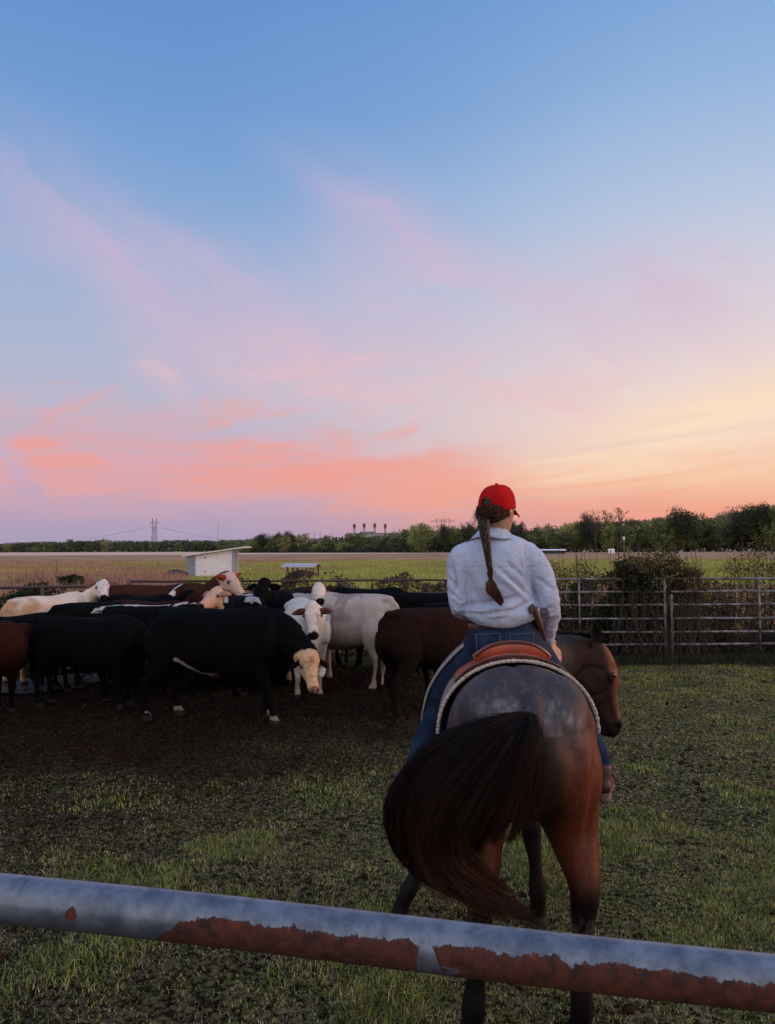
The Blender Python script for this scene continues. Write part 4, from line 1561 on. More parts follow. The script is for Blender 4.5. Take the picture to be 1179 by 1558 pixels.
# front row
cow('large black steer grazing in front with a tan curly face', 334, 8.75, -12, 1.0, blackpatch, poll=(1.09, -.16, .77), hdir=(.24, -.58, -.72), face=(.52, .33, .19), ears=(.008, .007, .007), hs=.86, curly=.05, tagc='tag', tag_side=1, voxel=.02, droop=.7,
    legs=((.05, 0), (-.18, 0), (-.05, 0), (.14, 0)))
cow('black cow with lowered head, at the left of the big steer', 134, 9.5, -8, .86, K, poll=(1.02, -.06, .88), hdir=(.55, -.35, -.8), voxel=.022, droop=.5)
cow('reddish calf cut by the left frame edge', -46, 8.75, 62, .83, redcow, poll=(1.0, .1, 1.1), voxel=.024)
cow('black cow drinking behind the reddish calf', 24, 10.4, -118, .83, K, poll=(1.0, 0, .72), hdir=(.3, -.5, -.8), ears=(.01, .01, .01), tagc='tag', droop=.5)
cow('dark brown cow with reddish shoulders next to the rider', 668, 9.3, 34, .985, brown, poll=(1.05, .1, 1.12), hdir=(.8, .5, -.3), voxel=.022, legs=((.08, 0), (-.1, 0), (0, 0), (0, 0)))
# middle
cow('pale grey cow with a dark patch, seen from behind', 528, 10.9, 142, 1.03, greywhite, poll=(1.05, .05, 1.12), hdir=(-.6, .5, -.6), ears=(.25, .2, .18), voxel=.022, legs=((.05, 0), (.16, .04), (.05, 0), (-.1, 0)))
cow('pale cow with rust-speckled face staring at the camera', 462, 10.5, -78, .97, pale, poll=(.98, .0, 1.19), hdir=(.10, -.78, -.62), face=(.60, .50, .42), ears=(.10, .05, .04), tagc='tag', tag_side=1, voxel=.022, head=(475, 924), droop=.2)
cow('white-faced cow with dark ears looking over the speckled cow', 480, 12.1, -72, .98, cream, poll=(.95, .0, 1.32), hdir=(.12, -.93, -.28), face=(.62, .52, .44), ears=(.03, .022, .02), head=(485, 893), droop=0)
cow('cream cow at the left turning its head to the camera', 104, 11.6, 70, .98, cream, poll=(.84, -.30, 1.25), hdir=(.36, -.85, -.36), face=(.62, .53, .47), ears=(.15, .09, .07), voxel=.022, head=(157, 888), droop=.05)
cow('black cow standing just in front of the cream cow', 158, 10.9, 48, .93, K, poll=(1.0, .05, 1.0), hdir=(.7, .3, -.5))
cow('black cow with a white stripe along its spine', 238, 10.2, 18, .97, linewhite, poll=(1.05, .0, 1.0), hdir=(.8, .5, -.3), ears=(.02, .012, .01))
cow('black cow behind the striped one, near the brown cow', 214, 11.8, -28, .97, K, poll=(1.02, .0, 1.28), hdir=(.5, -.6, -.45))
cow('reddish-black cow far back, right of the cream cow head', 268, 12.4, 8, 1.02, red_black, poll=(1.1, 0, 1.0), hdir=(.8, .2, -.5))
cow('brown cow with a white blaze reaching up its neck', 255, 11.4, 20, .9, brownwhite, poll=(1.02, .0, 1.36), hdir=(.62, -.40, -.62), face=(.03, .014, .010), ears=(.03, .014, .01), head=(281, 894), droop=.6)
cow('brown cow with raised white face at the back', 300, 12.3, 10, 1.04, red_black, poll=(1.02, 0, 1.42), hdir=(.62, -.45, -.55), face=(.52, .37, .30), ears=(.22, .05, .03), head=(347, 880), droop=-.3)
cow('black cow with a peach face poking above the big steer', 312, 10.6, -125, .86, K, poll=(.98, .0, 1.30), hdir=(-.35, -.85, -.32), face=(.50, .32, .24), ears=(.40, .28, .22), tagc='tag', tag_side=1, head=(331, 900), droop=.15)
cow('black cow with its rump right of the peach-faced cow', 352, 10.9, 128, 1.0, whitepoint, poll=(1.0, .1, .8), hdir=(-.8, .3, -.6))
cow('black cow head up between the peach face and speckled cow', 420, 11.8, -105, 1.02, K, poll=(.95, 0, 1.34), hdir=(-.1, -.8, -.5), head=(402, 889), droop=.2)
cow('black cow with white shoulder spots behind the speckled cow', 425, 12.2, 48, .97, whitepoint, poll=(1.05, 0, 1.15), hdir=(.8, .2, -.5))
cow('black cow behind the rump of the pale grey cow', 556, 12.3, -30, 1.0, K, poll=(1.0, 0, .9), hdir=(.3, -.4, -.8))
cow('black cow by the fence behind the dark brown cow', 662, 11.9, 4, .97, K, poll=(1.0, 0, 1.0), hdir=(.8, 0, -.6))
cow('rust brown cow with lowered head beneath the white neck', 300, 10.9, -30, .94, redcow, poll=(1.0, 0, 1.12), hdir=(.6, -.5, -.6), head=(303, 910), droop=.4)
cow('black cow half hidden between brown cow and rider', 722, 10.2, 25, .97, K, poll=(1.0, 0, 1.0), hdir=(.8, .2, -.6))
cow('black cow in the dark heart of the herd', 490, 12.6, 175, .93, K, poll=(1.0, 0, .8), hdir=(-.5, 0, -.8))


# ------------------------------------------------------------------ horse (world coordinates, then moved under its root)
HO = Vector((.54, 3.4, 0))
horse = empty('horse', HO)
tag(horse, 'bay roan horse seen from behind, ridden, tail swished to the left', 'horse')
# y, x centre, z centre, half width, half height
TS = [(2.80, .515, 1.19, .08, .09), (2.86, .517, 1.16, .155, .19), (2.95, .520, 1.14, .225, .255), (3.08, .530, 1.13, .282, .285), (3.22, .540, 1.125, .302, .290),
      (3.38, .553, 1.10, .303, .292), (3.58, .567, 1.06, .292, .315), (3.80, .58, 1.04, .300, .335), (4.00, .592, 1.07, .265, .335), (4.16, .605, 1.06, .22, .30), (4.32, .62, 1.05, .14, .20)]


def tsec(y, dw=0.0):
    a = np.array(TS)
    return [float(np.interp(y, a[:, 0], a[:, k])) for k in (1, 2, 3, 4)]


mb = MB()
mb.tube([((x, y, z_), w, h_) for y, x, z_, w, h_ in TS], side=(1, 0, 0), n=32, expo=2.15)
# croup halves, dock, stifle
for s_ in (-1, 1):
    mb.ball((.530 + s_ * .108, 3.08, 1.24), (.15, .22, .165), 20, 12)
    mb.ball((.55 + s_ * .17, 3.30, 1.22), (.09, .12, .12))
    mb.ball((.525 + s_ * .155, 3.02, 1.05), (.135, .19, .22), 20, 12)
    mb.tube([((.53 + s_ * .17, 4.05, 1.25), .07, .12), ((.54 + s_ * .20, 4.12, 1.05), .08, .15), ((.54 + s_ * .16, 4.08, .88), .08, .12)], side=(1, 0, 0), n=12)
mb.tube([((.525, 3.02, 1.37), .05, .04), ((.525, 2.92, 1.335), .045, .04), ((.525, 2.84, 1.29), .036, .036), ((.515, 2.79, 1.22), .026, .03), ((.50, 2.78, 1.12), .02, .02)], side=(1, 0, 0), n=10)
# hind legs
mb.tube([((.65, 3.08, 1.16), .13, .24), ((.67, 3.06, 1.00), .142, .215), ((.688, 3.04, .88), .120, .165), ((.705, 3.01, .79), .092, .12), ((.715, 2.95, .71), .072, .085),
         ((.716, 2.91, .64), .058, .070), ((.714, 2.92, .56), .050, .058), ((.714, 2.94, .46), .040, .045), ((.712, 2.955, .30), .037, .042), ((.710, 2.96, .20), .045, .05),
         ((.712, 3.0, .11), .040, .045), ((.714, 3.03, .06), .055, .065), ((.714, 3.04, 0), .065, .08)], side=(1, 0, 0), n=18)
mb.tube([((.39, 3.08, 1.16), .14, .24), ((.365, 3.06, 1.00), .145, .215), ((.355, 3.04, .88), .118, .165), ((.348, 3.01, .79), .09, .12), ((.342, 2.95, .71), .072, .085),
         ((.338, 2.91, .64), .058, .070), ((.335, 2.92, .56), .050, .058), ((.328, 2.94, .46), .042, .045), ((.318, 2.955, .30), .038, .042), ((.310, 2.96, .20), .046, .05),
         ((.308, 3.0, .11), .042, .045), ((.308, 3.03, .06), .057, .065), ((.308, 3.04, 0), .067, .08)], side=(1, 0, 0), n=18)
# forelegs
mb.tube([((.66, 4.08, .98), .09, .15), ((.68, 4.06, .82), .07, .09), ((.70, 4.02, .66), .055, .06), ((.715, 3.99, .52), .052, .055), ((.72, 3.99, .44), .047, .048), ((.735, 3.98, .30), .036, .038),
         ((.742, 3.98, .17), .044, .047), ((.748, 4.01, .09), .04, .042), ((.75, 4.03, 0), .062, .072)], side=(1, 0, 0), n=14)
mb.tube([((.44, 4.08, .98), .09, .15), ((.40, 4.10, .82), .075, .09), ((.34, 4.12, .66), .058, .065), ((.27, 4.10, .50), .052, .056), ((.235, 4.09, .42), .046, .047), ((.16, 4.06, .28), .036, .038),
         ((.10, 4.04, .16), .044, .047), ((.065, 4.05, .09), .04, .042), ((.05, 4.06, 0), .06, .072)], side=(1, 0, 0), n=14)
# neck and head (turned right)
mb.tube([((.60, 4.05, 1.12), .16, .27), ((.69, 4.27, 1.17), .135, .24), ((.84, 4.47, 1.205), .105, .205), ((1.02, 4.60, 1.22), .085, .180), ((1.16, 4.65, 1.255), .072, .135), ((1.23, 4.66, 1.28), .055, .09)],
        side=(.35, -.9, 0), n=20)
PO = np.array([1.235, 4.65, 1.315])
HD = unit(np.array([.10, -.03, -.53]))
HL = unit(np.array([.10, 1.0, 0]))            # lateral
HU = unit(np.cross(HL, HD))
if HU[0] < 0:
    HU = -HU
hk = [(-.02, .05, .06, -.02), (.04, .075, .095, -.02), (.11, .086, .122, -.025), (.18, .088, .130, -.03), (.26, .074, .118, -.035), (.33, .058, .090, -.025), (.41, .050, .070, -.015), (.46, .053, .066, -.018), (.505, .05, .058, -.025), (.53, .03, .035, -.03)]
mb.tube([(PO + HD * a + HU * o_, w, h_) for a, w, h_, o_ in hk], side=tuple(HL), n=22, expo=2.25)
for s_ in (-1, 1):
    mb.ball(PO + HD * .175 + HL * s_ * .078 + HU * .045, (.03, .03, .036))
    mb.ball(PO + HD * .20 + HL * s_ * .055 - HU * .09, (.065, .04, .075))
    mb.ball(PO + HD * .46 + HL * s_ * .035 + HU * .028, (.028, .026, .032))
mb.ball(PO + HD * .49 - HU * .065, (.035, .04, .03))
hm_ = fuse(mb, 'body', .0125, 5)
V = verts(hm_)
Nn = normals(hm_)
# muscle relief on the quarters
rel = V - PO
hl = np.stack([rel @ HD, rel @ HL, rel @ HU], -1)
ishead = (np.linalg.norm(rel, axis=1) < .68) & (V[:, 0] > 1.08) & (hl[:, 0] > -.05)
gro = np.exp(-((V[:, 0] - .527) / .022) ** 2) * (V[:, 1] < 3.6) * (V[:, 2] > 1.22) * (V[:, 1] > 2.9)
V -= Nn * (gro * .012)[:, None]
for s_ in (-1, 1):    # groove between the thigh muscles
    q = np.abs(V[:, 0] - (.527 + s_ * (.235 - .10 * np.clip(1.15 - V[:, 2], 0, .5))))
    g = np.exp(-(q / .020) ** 2) * sstep(1.20 - V[:, 2], 0, .12) * sstep(V[:, 2], .74, .86) * (V[:, 1] < 3.05)
    V -= Nn * (g * .012)[:, None]
V += Nn * ((fbm(V * 6, 3) - .5) * .010)[:, None]
# jaw edge, cheek bone, nostril, mouth on the head
jaw = np.exp(-((np.hypot(hl[:, 0] - .19, hl[:, 2] + .07) - .085) / .010) ** 2) * (hl[:, 0] < .30) * (hl[:, 2] < .02)
bone = np.exp(-((hl[:, 2] - .012 - .02 * (hl[:, 0] - .2)) / .010) ** 2) * sstep(hl[:, 0], .20, .25) * (1 - sstep(hl[:, 0], .36, .42))
sock = np.exp(-(((hl[:, 0] - .145) / .03) ** 2 + ((hl[:, 2] - .055) / .02) ** 2))
nost = np.exp(-(((hl[:, 0] - .475) / .016) ** 2 + ((hl[:, 2] - .022) / .013) ** 2)) * (np.abs(hl[:, 1]) > .02)
mou = np.exp(-((hl[:, 2] + .045 - .25 * (hl[:, 0] - .47)) / .005) ** 2) * sstep(hl[:, 0], .41, .44)
V += Nn * (ishead * (-jaw * .012 + bone * .008 - sock * .008 - nost * .016 - mou * .008))[:, None]
set_verts(hm_, V)
nz = fbm(V * 4.0, 4, 3)
nf = fbm(V * 40.0, 3, 6)
fl = .12 * fbm(V * np.array([26, 26, 9]), 3, 14) + .88 * fbm(V * np.array([95, 60, 26]), 3, 15)
bay = np.array([.095, .026, .013]); dark = np.array([.0055, .004, .004]); roan = np.array([.042, .037, .041]); frost = np.array([.27, .25, .27])
c = np.tile(bay, (len(V), 1))
up_ = sstep(V[:, 2] + (nz - .5) * .22 - .10 * sstep(np.abs(V[:, 0] - .527), .12, .3) * (V[:, 0] > .5) + .14 * sstep(V[:, 1], 3.0, 3.3), 1.02, 1.30)
up_ = np.where(V[:, 0] > 1.0, sstep(V[:, 2] + (nz - .5) * .2, 1.02, 1.25), up_)
c = c * (1 - up_[:, None]) + roan * up_[:, None]
# frosty flecks above the dock
fz = np.exp(-((V[:, 2] - 1.295 + .35 * np.maximum(V[:, 0] - .60, 0)) / .045) ** 2) * (V[:, 1] < 3.12) * sstep(np.abs(V[:, 0] - .527), .02, .06) * (1 - sstep(np.abs(V[:, 0] - .527), .14, .24))
fz = np.clip(fz * (.35 + .65 * sstep(fl, .40, .62)) * .48 + .10 * up_ * sstep(fl, .5, .75), 0, 1)
c = c * (1 - fz[:, None]) + frost * fz[:, None]
c *= (.82 + .36 * nf)[:, None]
# dark inner thighs and points
inn = sstep(.13 - np.abs(V[:, 0] - .527) - .25 * np.clip(.95 - V[:, 2], 0, 1), -.02, .06) * (V[:, 2] < 1.22) * (V[:, 1] < 3.3)
c = c * (1 - .85 * inn[:, None]) + dark * .85 * inn[:, None]
low = sstep(.80 + (nz - .5) * .25 - V[:, 2], 0, .22) * (V[:, 0] < 1.0)
c = c * (1 - low[:, None]) + dark * low[:, None]
gl = sstep(.66 - np.abs(V[:, 2] - .50) * 1.8 + (fl - .5) * .5, .52, .68) * (V[:, 1] < 3.1) * (V[:, 2] < .75)
c = c * (1 - gl[:, None] * .5) + np.array([.10, .075, .08]) * gl[:, None] * .5
# face: dark cheek, rusty front, black muzzle
fc = ishead
fr_ = sstep(hl[:, 2] + (nz - .5) * .08, .015, .06)
fcol = np.array([.030, .014, .010])[None] * (1 - fr_[:, None]) + np.array([.16, .055, .028])[None] * fr_[:, None]
c[fc] = fcol[fc] * (.8 + .4 * nf[fc])[:, None]
mz = fc & (hl[:, 0] > .44 + (nz - .5) * .1)
c[mz] = (.010, .008, .008)
nk = (V[:, 0] > .70) & ~fc & (V[:, 1] > 4.1)
c[nk] = c[nk] * .45
c[fc] *= (1 - .6 * (nost + mou).clip(0, 1))[fc][:, None]
hf = V[:, 2] < .055
c[hf] = (.03, .026, .022)
paint(hm_, c)
V -= np.array(HO)
set_verts(hm_, V)
link('body', hm_, M['horse'], horse)


def hbuild(mb, name, mat, parent=None):
    o = build(mb, name, mat, parent or horse, off=HO)
    return o


for s_ in (-1, 1):
    mb = MB(); mb.ball(PO + HD * .17 + HL * s_ * .090 + HU * .05, .0165, 12, 8); hbuild(mb, 'eye', M['eye'])
    e = ear_mesh(L=.15, Wd=.048, cup=.035)
    ex = unit(-HD * 1.0 + HL * s_ * .30 + HU * .15)
    o_ = PO - HD * .0 + HL * s_ * .045 + HU * .0
    cz = unit(np.array([.85, .45, 0]) - ex * (ex @ np.array([.85, .45, 0])))
    cy_ = np.cross(cz, ex)
    e.v = [tuple(o_ + ex * a + cy_ * b + cz * c_) for a, b, c_ in e.v]
    me2 = e.mesh('ear'); Vv = verts(me2) - np.array(HO); set_verts(me2, Vv)
    paint(me2, np.tile([.016, .010, .010], (len(Vv), 1)))
    link('ear', me2, M['horse'], horse)


# strands of hair as tapered three-sided tubes
def strands(name, paths, w0, colr, parent, off=HO, taper=.25, tip=None):
    """paths (N, S, 3)"""
    N, S, _ = paths.shape
    T = np.gradient(paths, axis=1)
    T /= np.linalg.norm(T, axis=2, keepdims=True) + 1e-9
    rv = rng.normal(size=(N, 1, 3))
    A = np.cross(T, rv); A /= np.linalg.norm(A, axis=2, keepdims=True) + 1e-9
    B = np.cross(T, A)
    prof = np.interp(np.linspace(0, 1, S), [0, .15, .75, 1], [.8, 1, .8, taper])
    w = w0[:, None] * prof[None]
    ring = []
    for k in range(3):
        a = 2 * math.pi * k / 3
        ring.append(paths + (A * math.cos(a) + B * math.sin(a)) * w[..., None])
    V = np.stack(ring, 2).reshape(-1, 3) - np.array(off)
    base = (np.arange(N)[:, None] * S + np.arange(S - 1)[None]) * 3
    q = []
    for k in range(3):
        k2 = (k + 1) % 3
        q.append(np.stack([base + k, base + k2, base + 3 + k2, base + 3 + k], -1).reshape(-1, 4))
    me = np_mesh(name, V, quads=np.concatenate(q))
    if tip is None:
        paint(me, np.repeat(colr, S * 3, axis=0))
    else:
        f_ = (np.linspace(0, 1, S) ** 2.2)[None, :, None]
        cc_ = colr[:, None] * (1 - f_) + np.asarray(tip)[:, None] * f_
        paint(me, np.repeat(cc_.reshape(-1, 3), 3, axis=0))
    return link(name, me, M['hair'], parent)


def curve_pts(P, S):
    P = np.array(P, float)
    tt = np.linspace(0, len(P) - 1, S)
    i = np.clip(tt.astype(int), 0, len(P) - 2)
    f = (tt - i)[:, None]
    Q = np.vstack([2 * P[0] - P[1], P, 2 * P[-1] - P[-2]])
    p0, p1, p2, p3 = Q[i], Q[i + 1], Q[i + 2], Q[i + 3]
    return .5 * (2 * p1 + (-p0 + p2) * f + (2 * p0 - 5 * p1 + 4 * p2 - p3) * f ** 2 + (-p0 + 3 * p1 - 3 * p2 + p3) * f ** 3)


# guide locks of the tail, as photo positions with their own depth
G = [
    # outer sweep to the left, curling back to the tip
    [(795, 1088, 2.80), (740, 1106, 2.76), (680, 1138, 2.76), (634, 1190, 2.78), (616, 1250, 2.80), (638, 1312, 2.80), (704, 1352, 2.78), (766, 1385, 2.76), (812, 1410, 2.76)],
    [(799, 1088, 2.80), (748, 1112, 2.74), (698, 1152, 2.72), (656, 1206, 2.73), (642, 1264, 2.75), (668, 1315, 2.76), (722, 1352, 2.76), (778, 1382, 2.75), (818, 1406, 2.75)],
    [(803, 1088, 2.79), (762, 1120, 2.71), (718, 1168, 2.69), (676, 1225, 2.70), (668, 1284, 2.72), (704, 1334, 2.74), (752, 1364, 2.75), (792, 1386, 2.75), (820, 1404, 2.75)],
    [(807, 1088, 2.78), (780, 1130, 2.69), (748, 1180, 2.67), (718, 1228, 2.68), (700, 1258, 2.70), (702, 1280, 2.71), (709, 1294, 2.72), (719, 1304, 2.73), (731, 1312, 2.74)],
    [(811, 1088, 2.78), (797, 1135, 2.68), (775, 1180, 2.66), (752, 1222, 2.66), (738, 1248, 2.67), (734, 1264, 2.68), (736, 1274, 2.69), (742, 1280, 2.70), (750, 1284, 2.71)],
    [(815, 1088, 2.78), (811, 1130, 2.68), (797, 1172, 2.66), (780, 1208, 2.66), (764, 1236, 2.66), (756, 1252, 2.67), (750, 1264, 2.68), (746, 1272, 2.68), (744, 1278, 2.68)],
    [(818, 1088, 2.79), (820, 1112, 2.72), (815, 1140, 2.69), (807, 1168, 2.69), (798, 1192, 2.70), (791, 1210, 2.70), (786, 1222, 2.70), (782, 1230, 2.70), (780, 1236, 2.70)],
]
S = 30
GW = np.array([curve_pts([tuple(pix(g[0] - 8 + 8 * k_ / 8, g[1], g[2])) for k_, g in enumerate(row)], S) for row in G])


def tail_set(N, ulo, uhi, spread, seed, lmin=.72, nl=34, own_s=1.0):
    g = np.random.default_rng(seed)
    u = g.uniform(ulo, uhi, N)
    # strands gather into uneven locks
    cen = np.sort(g.uniform(ulo, uhi, nl))
    cid = np.abs(u[:, None] - cen[None]).argmin(1)
    u2 = u + (cen[cid] - u) * g.uniform(.35, .75, nl)[cid]
    i = np.clip(u.astype(int), 0, len(G) - 2)
    P = GW[i] * (1 - (u - i)[:, None, None]) + GW[i + 1] * (u - i)[:, None, None]
    i2 = np.clip(u2.astype(int), 0, len(G) - 2)
    Pg = GW[i2] * (1 - (u2 - i2)[:, None, None]) + GW[i2 + 1] * (u2 - i2)[:, None, None]
    tt = np.linspace(0, 1, S)[None, :, None]
    k = sstep(tt, .15, .8)
    P = P * (1 - k) + Pg * k
    lock = g.normal(size=(nl, 1, 3)) * np.array([.014, .020, .012])
    own = g.normal(size=(N, 1, 3)) * np.array([.010, .016, .009]) * own_s
    env = .10 + 1.25 * np.sin(math.pi * tt) ** .8 + .3 * tt
    P = P + lock[cid] * env * spread + own * (.35 + .9 * np.sin(math.pi * tt) ** .8 * (1 - .55 * tt)) * spread
    wv = g.uniform(3, 7, (nl, 1, 1))[cid]
    ph = g.uniform(0, 6, (nl, 1, 1))[cid]
    P = P + np.sin(tt * wv + ph) * (g.normal(size=(nl, 1, 3)) * .010)[cid] * tt + np.sin(tt * 9 + ph * 2) * g.normal(size=(N, 1, 3)) * .002 * tt
    L = g.uniform(lmin, 1.0, N) * g.uniform(.86, 1.0, nl)[cid]
    ts = np.linspace(0, 1, S)[None] * L[:, None] * (S - 1)
    a = np.clip(ts.astype(int), 0, S - 2)
    ff = (ts - a)[..., None]
    P = np.take_along_axis(P, a[..., None].repeat(3, 2), 1) * (1 - ff) + np.take_along_axis(P, (a + 1)[..., None].repeat(3, 2), 1) * ff
    return P, u


PA, uA = tail_set(8500, 0, 2.4, 1.0, 4)
PB, uB = tail_set(2300, 2.2, 5.8, 1.0, 5, lmin=.45, nl=22, own_s=.7)
PC, uC = tail_set(1700, 3.2, 5.9, .7, 6, lmin=.25, nl=14)
P1 = np.concatenate([PA, PB, PC])
nP = len(P1)
cc = np.where((rng.random(nP) < .14)[:, None], np.array([.015, .008, .007]), np.array([.0045, .0035, .0035])) * rng.uniform(.6, 1.5, nP)[:, None]
tipc = np.where((rng.random(nP) < .5)[:, None], np.array([.045, .017, .010]), np.array([.012, .006, .005])) * rng.uniform(.6, 1.5, nP)[:, None]
strands('tail', P1, rng.uniform(.0008, .0017, nP), cc, horse, tip=tipc)
# stray hairs
P2, u2_ = tail_set(2600, 0, 5.9, 1.45, 9, lmin=.6, nl=70)
strands('tail_wisps', P2, np.full(len(P2), .00045), np.tile([.012, .006, .005], (len(P2), 1)), horse, tip=np.tile([.07, .028, .018], (len(P2), 1)))
# short mane along the crest and forelock
crest = [(.56, 4.02, 1.395), (.66, 4.27, 1.415), (.86, 4.47, 1.418), (1.02, 4.60, 1.405), (1.15, 4.65, 1.395), (1.23, 4.66, 1.385)]
cp = curve_pts(crest, 60)
N = 1600
i = rng.integers(0, 60, N)
b0_ = cp[i] + rng.normal(size=(N, 3)) * .006 - np.array([0, 0, .012])
dirv = np.array([.25, .75, -.3]) + rng.normal(size=(N, 3)) * .25
ss_ = np.linspace(0, 1, 8)[None, :, None]
P3 = b0_[:, None] + np.array([0, 0, 1.0]) * (.035 * np.sin(ss_ * 1.6)) + dirv[:, None] * ss_ ** 1.3 * rng.uniform(.03, .13, N)[:, None, None] - np.array([0, 0, .10]) * ss_ ** 2
strands('mane', P3, np.full(N, .0022), np.tile([.016, .010, .010], (N, 1)) * rng.uniform(.6, 1.6, N)[:, None], horse)
N = 220
b0_ = PO + HD * .0 + HU * .03 + HL * rng.uniform(-.03, .03, N)[:, None]
P3 = b0_[:, None] + HD * ss_ * rng.uniform(.14, .20, N)[:, None, None] + HU * (.050 * np.sin(ss_ * 1.6)) + rng.normal(size=(N, 1, 3)) * .012 * ss_
strands('forelock', P3, np.full(N, .0022), np.tile([.06, .024, .015], (N, 1)) * rng.uniform(.5, 1.5, N)[:, None], horse)


# ------------------------------------------------------------------ saddle and pad
M['leather'] = simple('saddle_leather', (.40, .078, .040), rough=.38, spec=.5, var=.4, vs=9, bump=.15, bs=120, bd=.001)
M['leather_dark'] = simple('dark_leather', (.06, .020, .012), rough=.45, spec=.5, var=.4, vs=12)
M['leather_old'] = simple('worn_dark_leather', (.022, .010, .008), rough=.6, spec=.2, var=.4, vs=12)
M['fleece'] = simple('fleece', (.58, .50, .44), rough=.95, var=.25, vs=60, bump=1.0, bs=160, bd=.01)
M['felt'] = simple('pad_felt', (.25, .19, .17), rough=.95, var=.3, vs=30, bump=.5, bs=200, bd=.003)


def drape(y0, y1, th0, th1, off, thick, ny_=14, nt=40, back=None, front=None, flare=0.0):
    """sheet lying on the horse back; th in degrees from the spine, y bounds may be functions of theta"""
    mb = MB()
    vs = []
    for lay in (0, 1):
        for i in range(ny_ + 1):
            for j in range(nt + 1):
                a = rad(th0 + (th1 - th0) * j / nt)
                ya = back(a) if back else y0
                yb = front(a) if front else y1
                y = ya + (yb - ya) * i / ny_
                xc, zc, w, h_ = tsec(y)
                o_ = off + thick * lay + flare * abs(math.sin(a)) ** 3
                sx_, cz_ = math.sin(a), math.cos(a)
                sx_ = math.copysign(abs(sx_) ** (2 / 2.15), sx_)
                cz_ = math.copysign(abs(cz_) ** (2 / 2.15), cz_)
                vs.append((xc + (w + o_) * sx_, y, zc + (h_ + o_) * cz_))
    L = (ny_ + 1) * (nt + 1)
    fs = []
    for i in range(ny_):
        for j in range(nt):
            a = i * (nt + 1) + j
            fs.append((a, a + 1, a + nt + 2, a + nt + 1))
            fs.append((a + L, a + nt + 1 + L, a + nt + 2 + L, a + 1 + L))
    for j in range(nt):
        for a, b in ((j, j + 1), (ny_ * (nt + 1) + j + 1, ny_ * (nt + 1) + j)):
            fs.append((b, a, a + L, b + L))
    for i in range(ny_):
        a, b = i * (nt + 1), (i + 1) * (nt + 1)
        fs.append((a, b, b + L, a + L))
        a, b = a + nt, b + nt
        fs.append((b, a, a + L, b + L))
    mb.add(vs, fs)
    return mb


def rim(y, th0, th1, off, r, n_=90, lump=0.0, yf=None, flare=0.0):
    mb = MB()
    keys = []
    for j in range(n_ + 1):
        a = rad(th0 + (th1 - th0) * j / n_)
        yy = yf(a) if yf else y
        xc, zc, w, h_ = tsec(yy)
        q = r * (1 + lump * (rnd.random() - .5))
        sx_ = math.copysign(abs(math.sin(a)) ** (2 / 2.15), math.sin(a))
        cz_ = math.copysign(abs(math.cos(a)) ** (2 / 2.15), math.cos(a))
        keys.append(((xc + (w + off + flare * abs(math.sin(a)) ** 3) * sx_, yy, zc + (h_ + off + flare * abs(math.sin(a)) ** 3) * cz_), q, q))
    mb.tube(keys, side=(0, 1, 0), n=10, sub=2)
    return mb


SO = Vector((.54, 3.7, 1.40))
pad = empty('saddle_pad', SO)
tag(pad, 'pale fleece-edged saddle pad on the roan horse back', 'saddle pad')
bf = lambda a: 3.36 - .04 * abs(math.sin(a))
build(drape(3.36, 4.14, -88, 88, .012, .014, back=bf, flare=.018), 'blanket', M['felt'], pad, off=SO)
build(rim(3.36, -89, 89, .020, .0078, lump=.5, n_=200, yf=bf, flare=.018), 'fleece_edge', M['fleece'], pad, off=SO)
saddle = empty('saddle', SO)
tag(saddle, 'reddish-brown western saddle under the rider', 'saddle')
bs_ = lambda a: 3.40 + .10 * abs(math.sin(a)) ** 2
build(drape(3.4, 4.08, -50, 50, .030, .012, back=bs_), 'skirt', M['leather'], saddle, off=SO)
build(rim(3.4, -50, 50, .040, .006, yf=bs_), 'skirt_edge', M['leather_dark'], saddle, off=SO)
# seat and cantle
mb = MB()
mb.tube([((.55, 3.55, 1.42), .14, .045), ((.55, 3.68, 1.41), .13, .04), ((.55, 3.82, 1.42), .11, .045), ((.55, 3.95, 1.46), .09, .06), ((.55, 4.02, 1.47), .06, .05)], side=(1, 0, 0), n=24)
build(mb, 'seat', M['leather'], saddle, off=SO)
mb = MB()
ks = []
for j in range(25):
    a = -1 + 2 * j / 24
    ks.append(((.562 + .165 * a, 3.50 + .06 * a * a, 1.450 - .055 * abs(a) ** 2.6), .018 - .005 * a * a, .036 - .014 * a * a))
mb.tube(ks, side=(0, 1, 0), n=14, sub=2)
build(mb, 'cantle', M['leather'], saddle, off=SO)
mb = MB()
mb.tube([((k[0][0], k[0][1] - .014, k[0][2] + .028 - .014 * abs((k[0][0] - .562) / .165) ** 2), .007, .007) for k in ks], side=(0, 1, 0), n=8, sub=1)
build(mb, 'cantle_binding', M['leather_dark'], saddle, off=SO)
mb = MB()
ks = []
for j in range(25):
    a = -1 + 2 * j / 24
    ks.append(((.562 + .20 * a, 3.475 + .07 * a * a, 1.412 - .07 * abs(a) ** 2.2), .014, .022 - .008 * a * a))
mb.tube(ks, side=(0, 1, 0), n=12, sub=2)
build(mb, 'jockey', M['leather'], saddle, off=SO)
mb = MB(); mb.tube([((.55, 4.02, 1.48), .022, .022), ((.55, 4.05, 1.55), .02, .02), ((.55, 4.06, 1.57), .036, .036), ((.55, 4.06, 1.585), .03, .03)], side=(1, 0, 0), n=14); build(mb, 'horn', M['leather_dark'], saddle, off=SO)
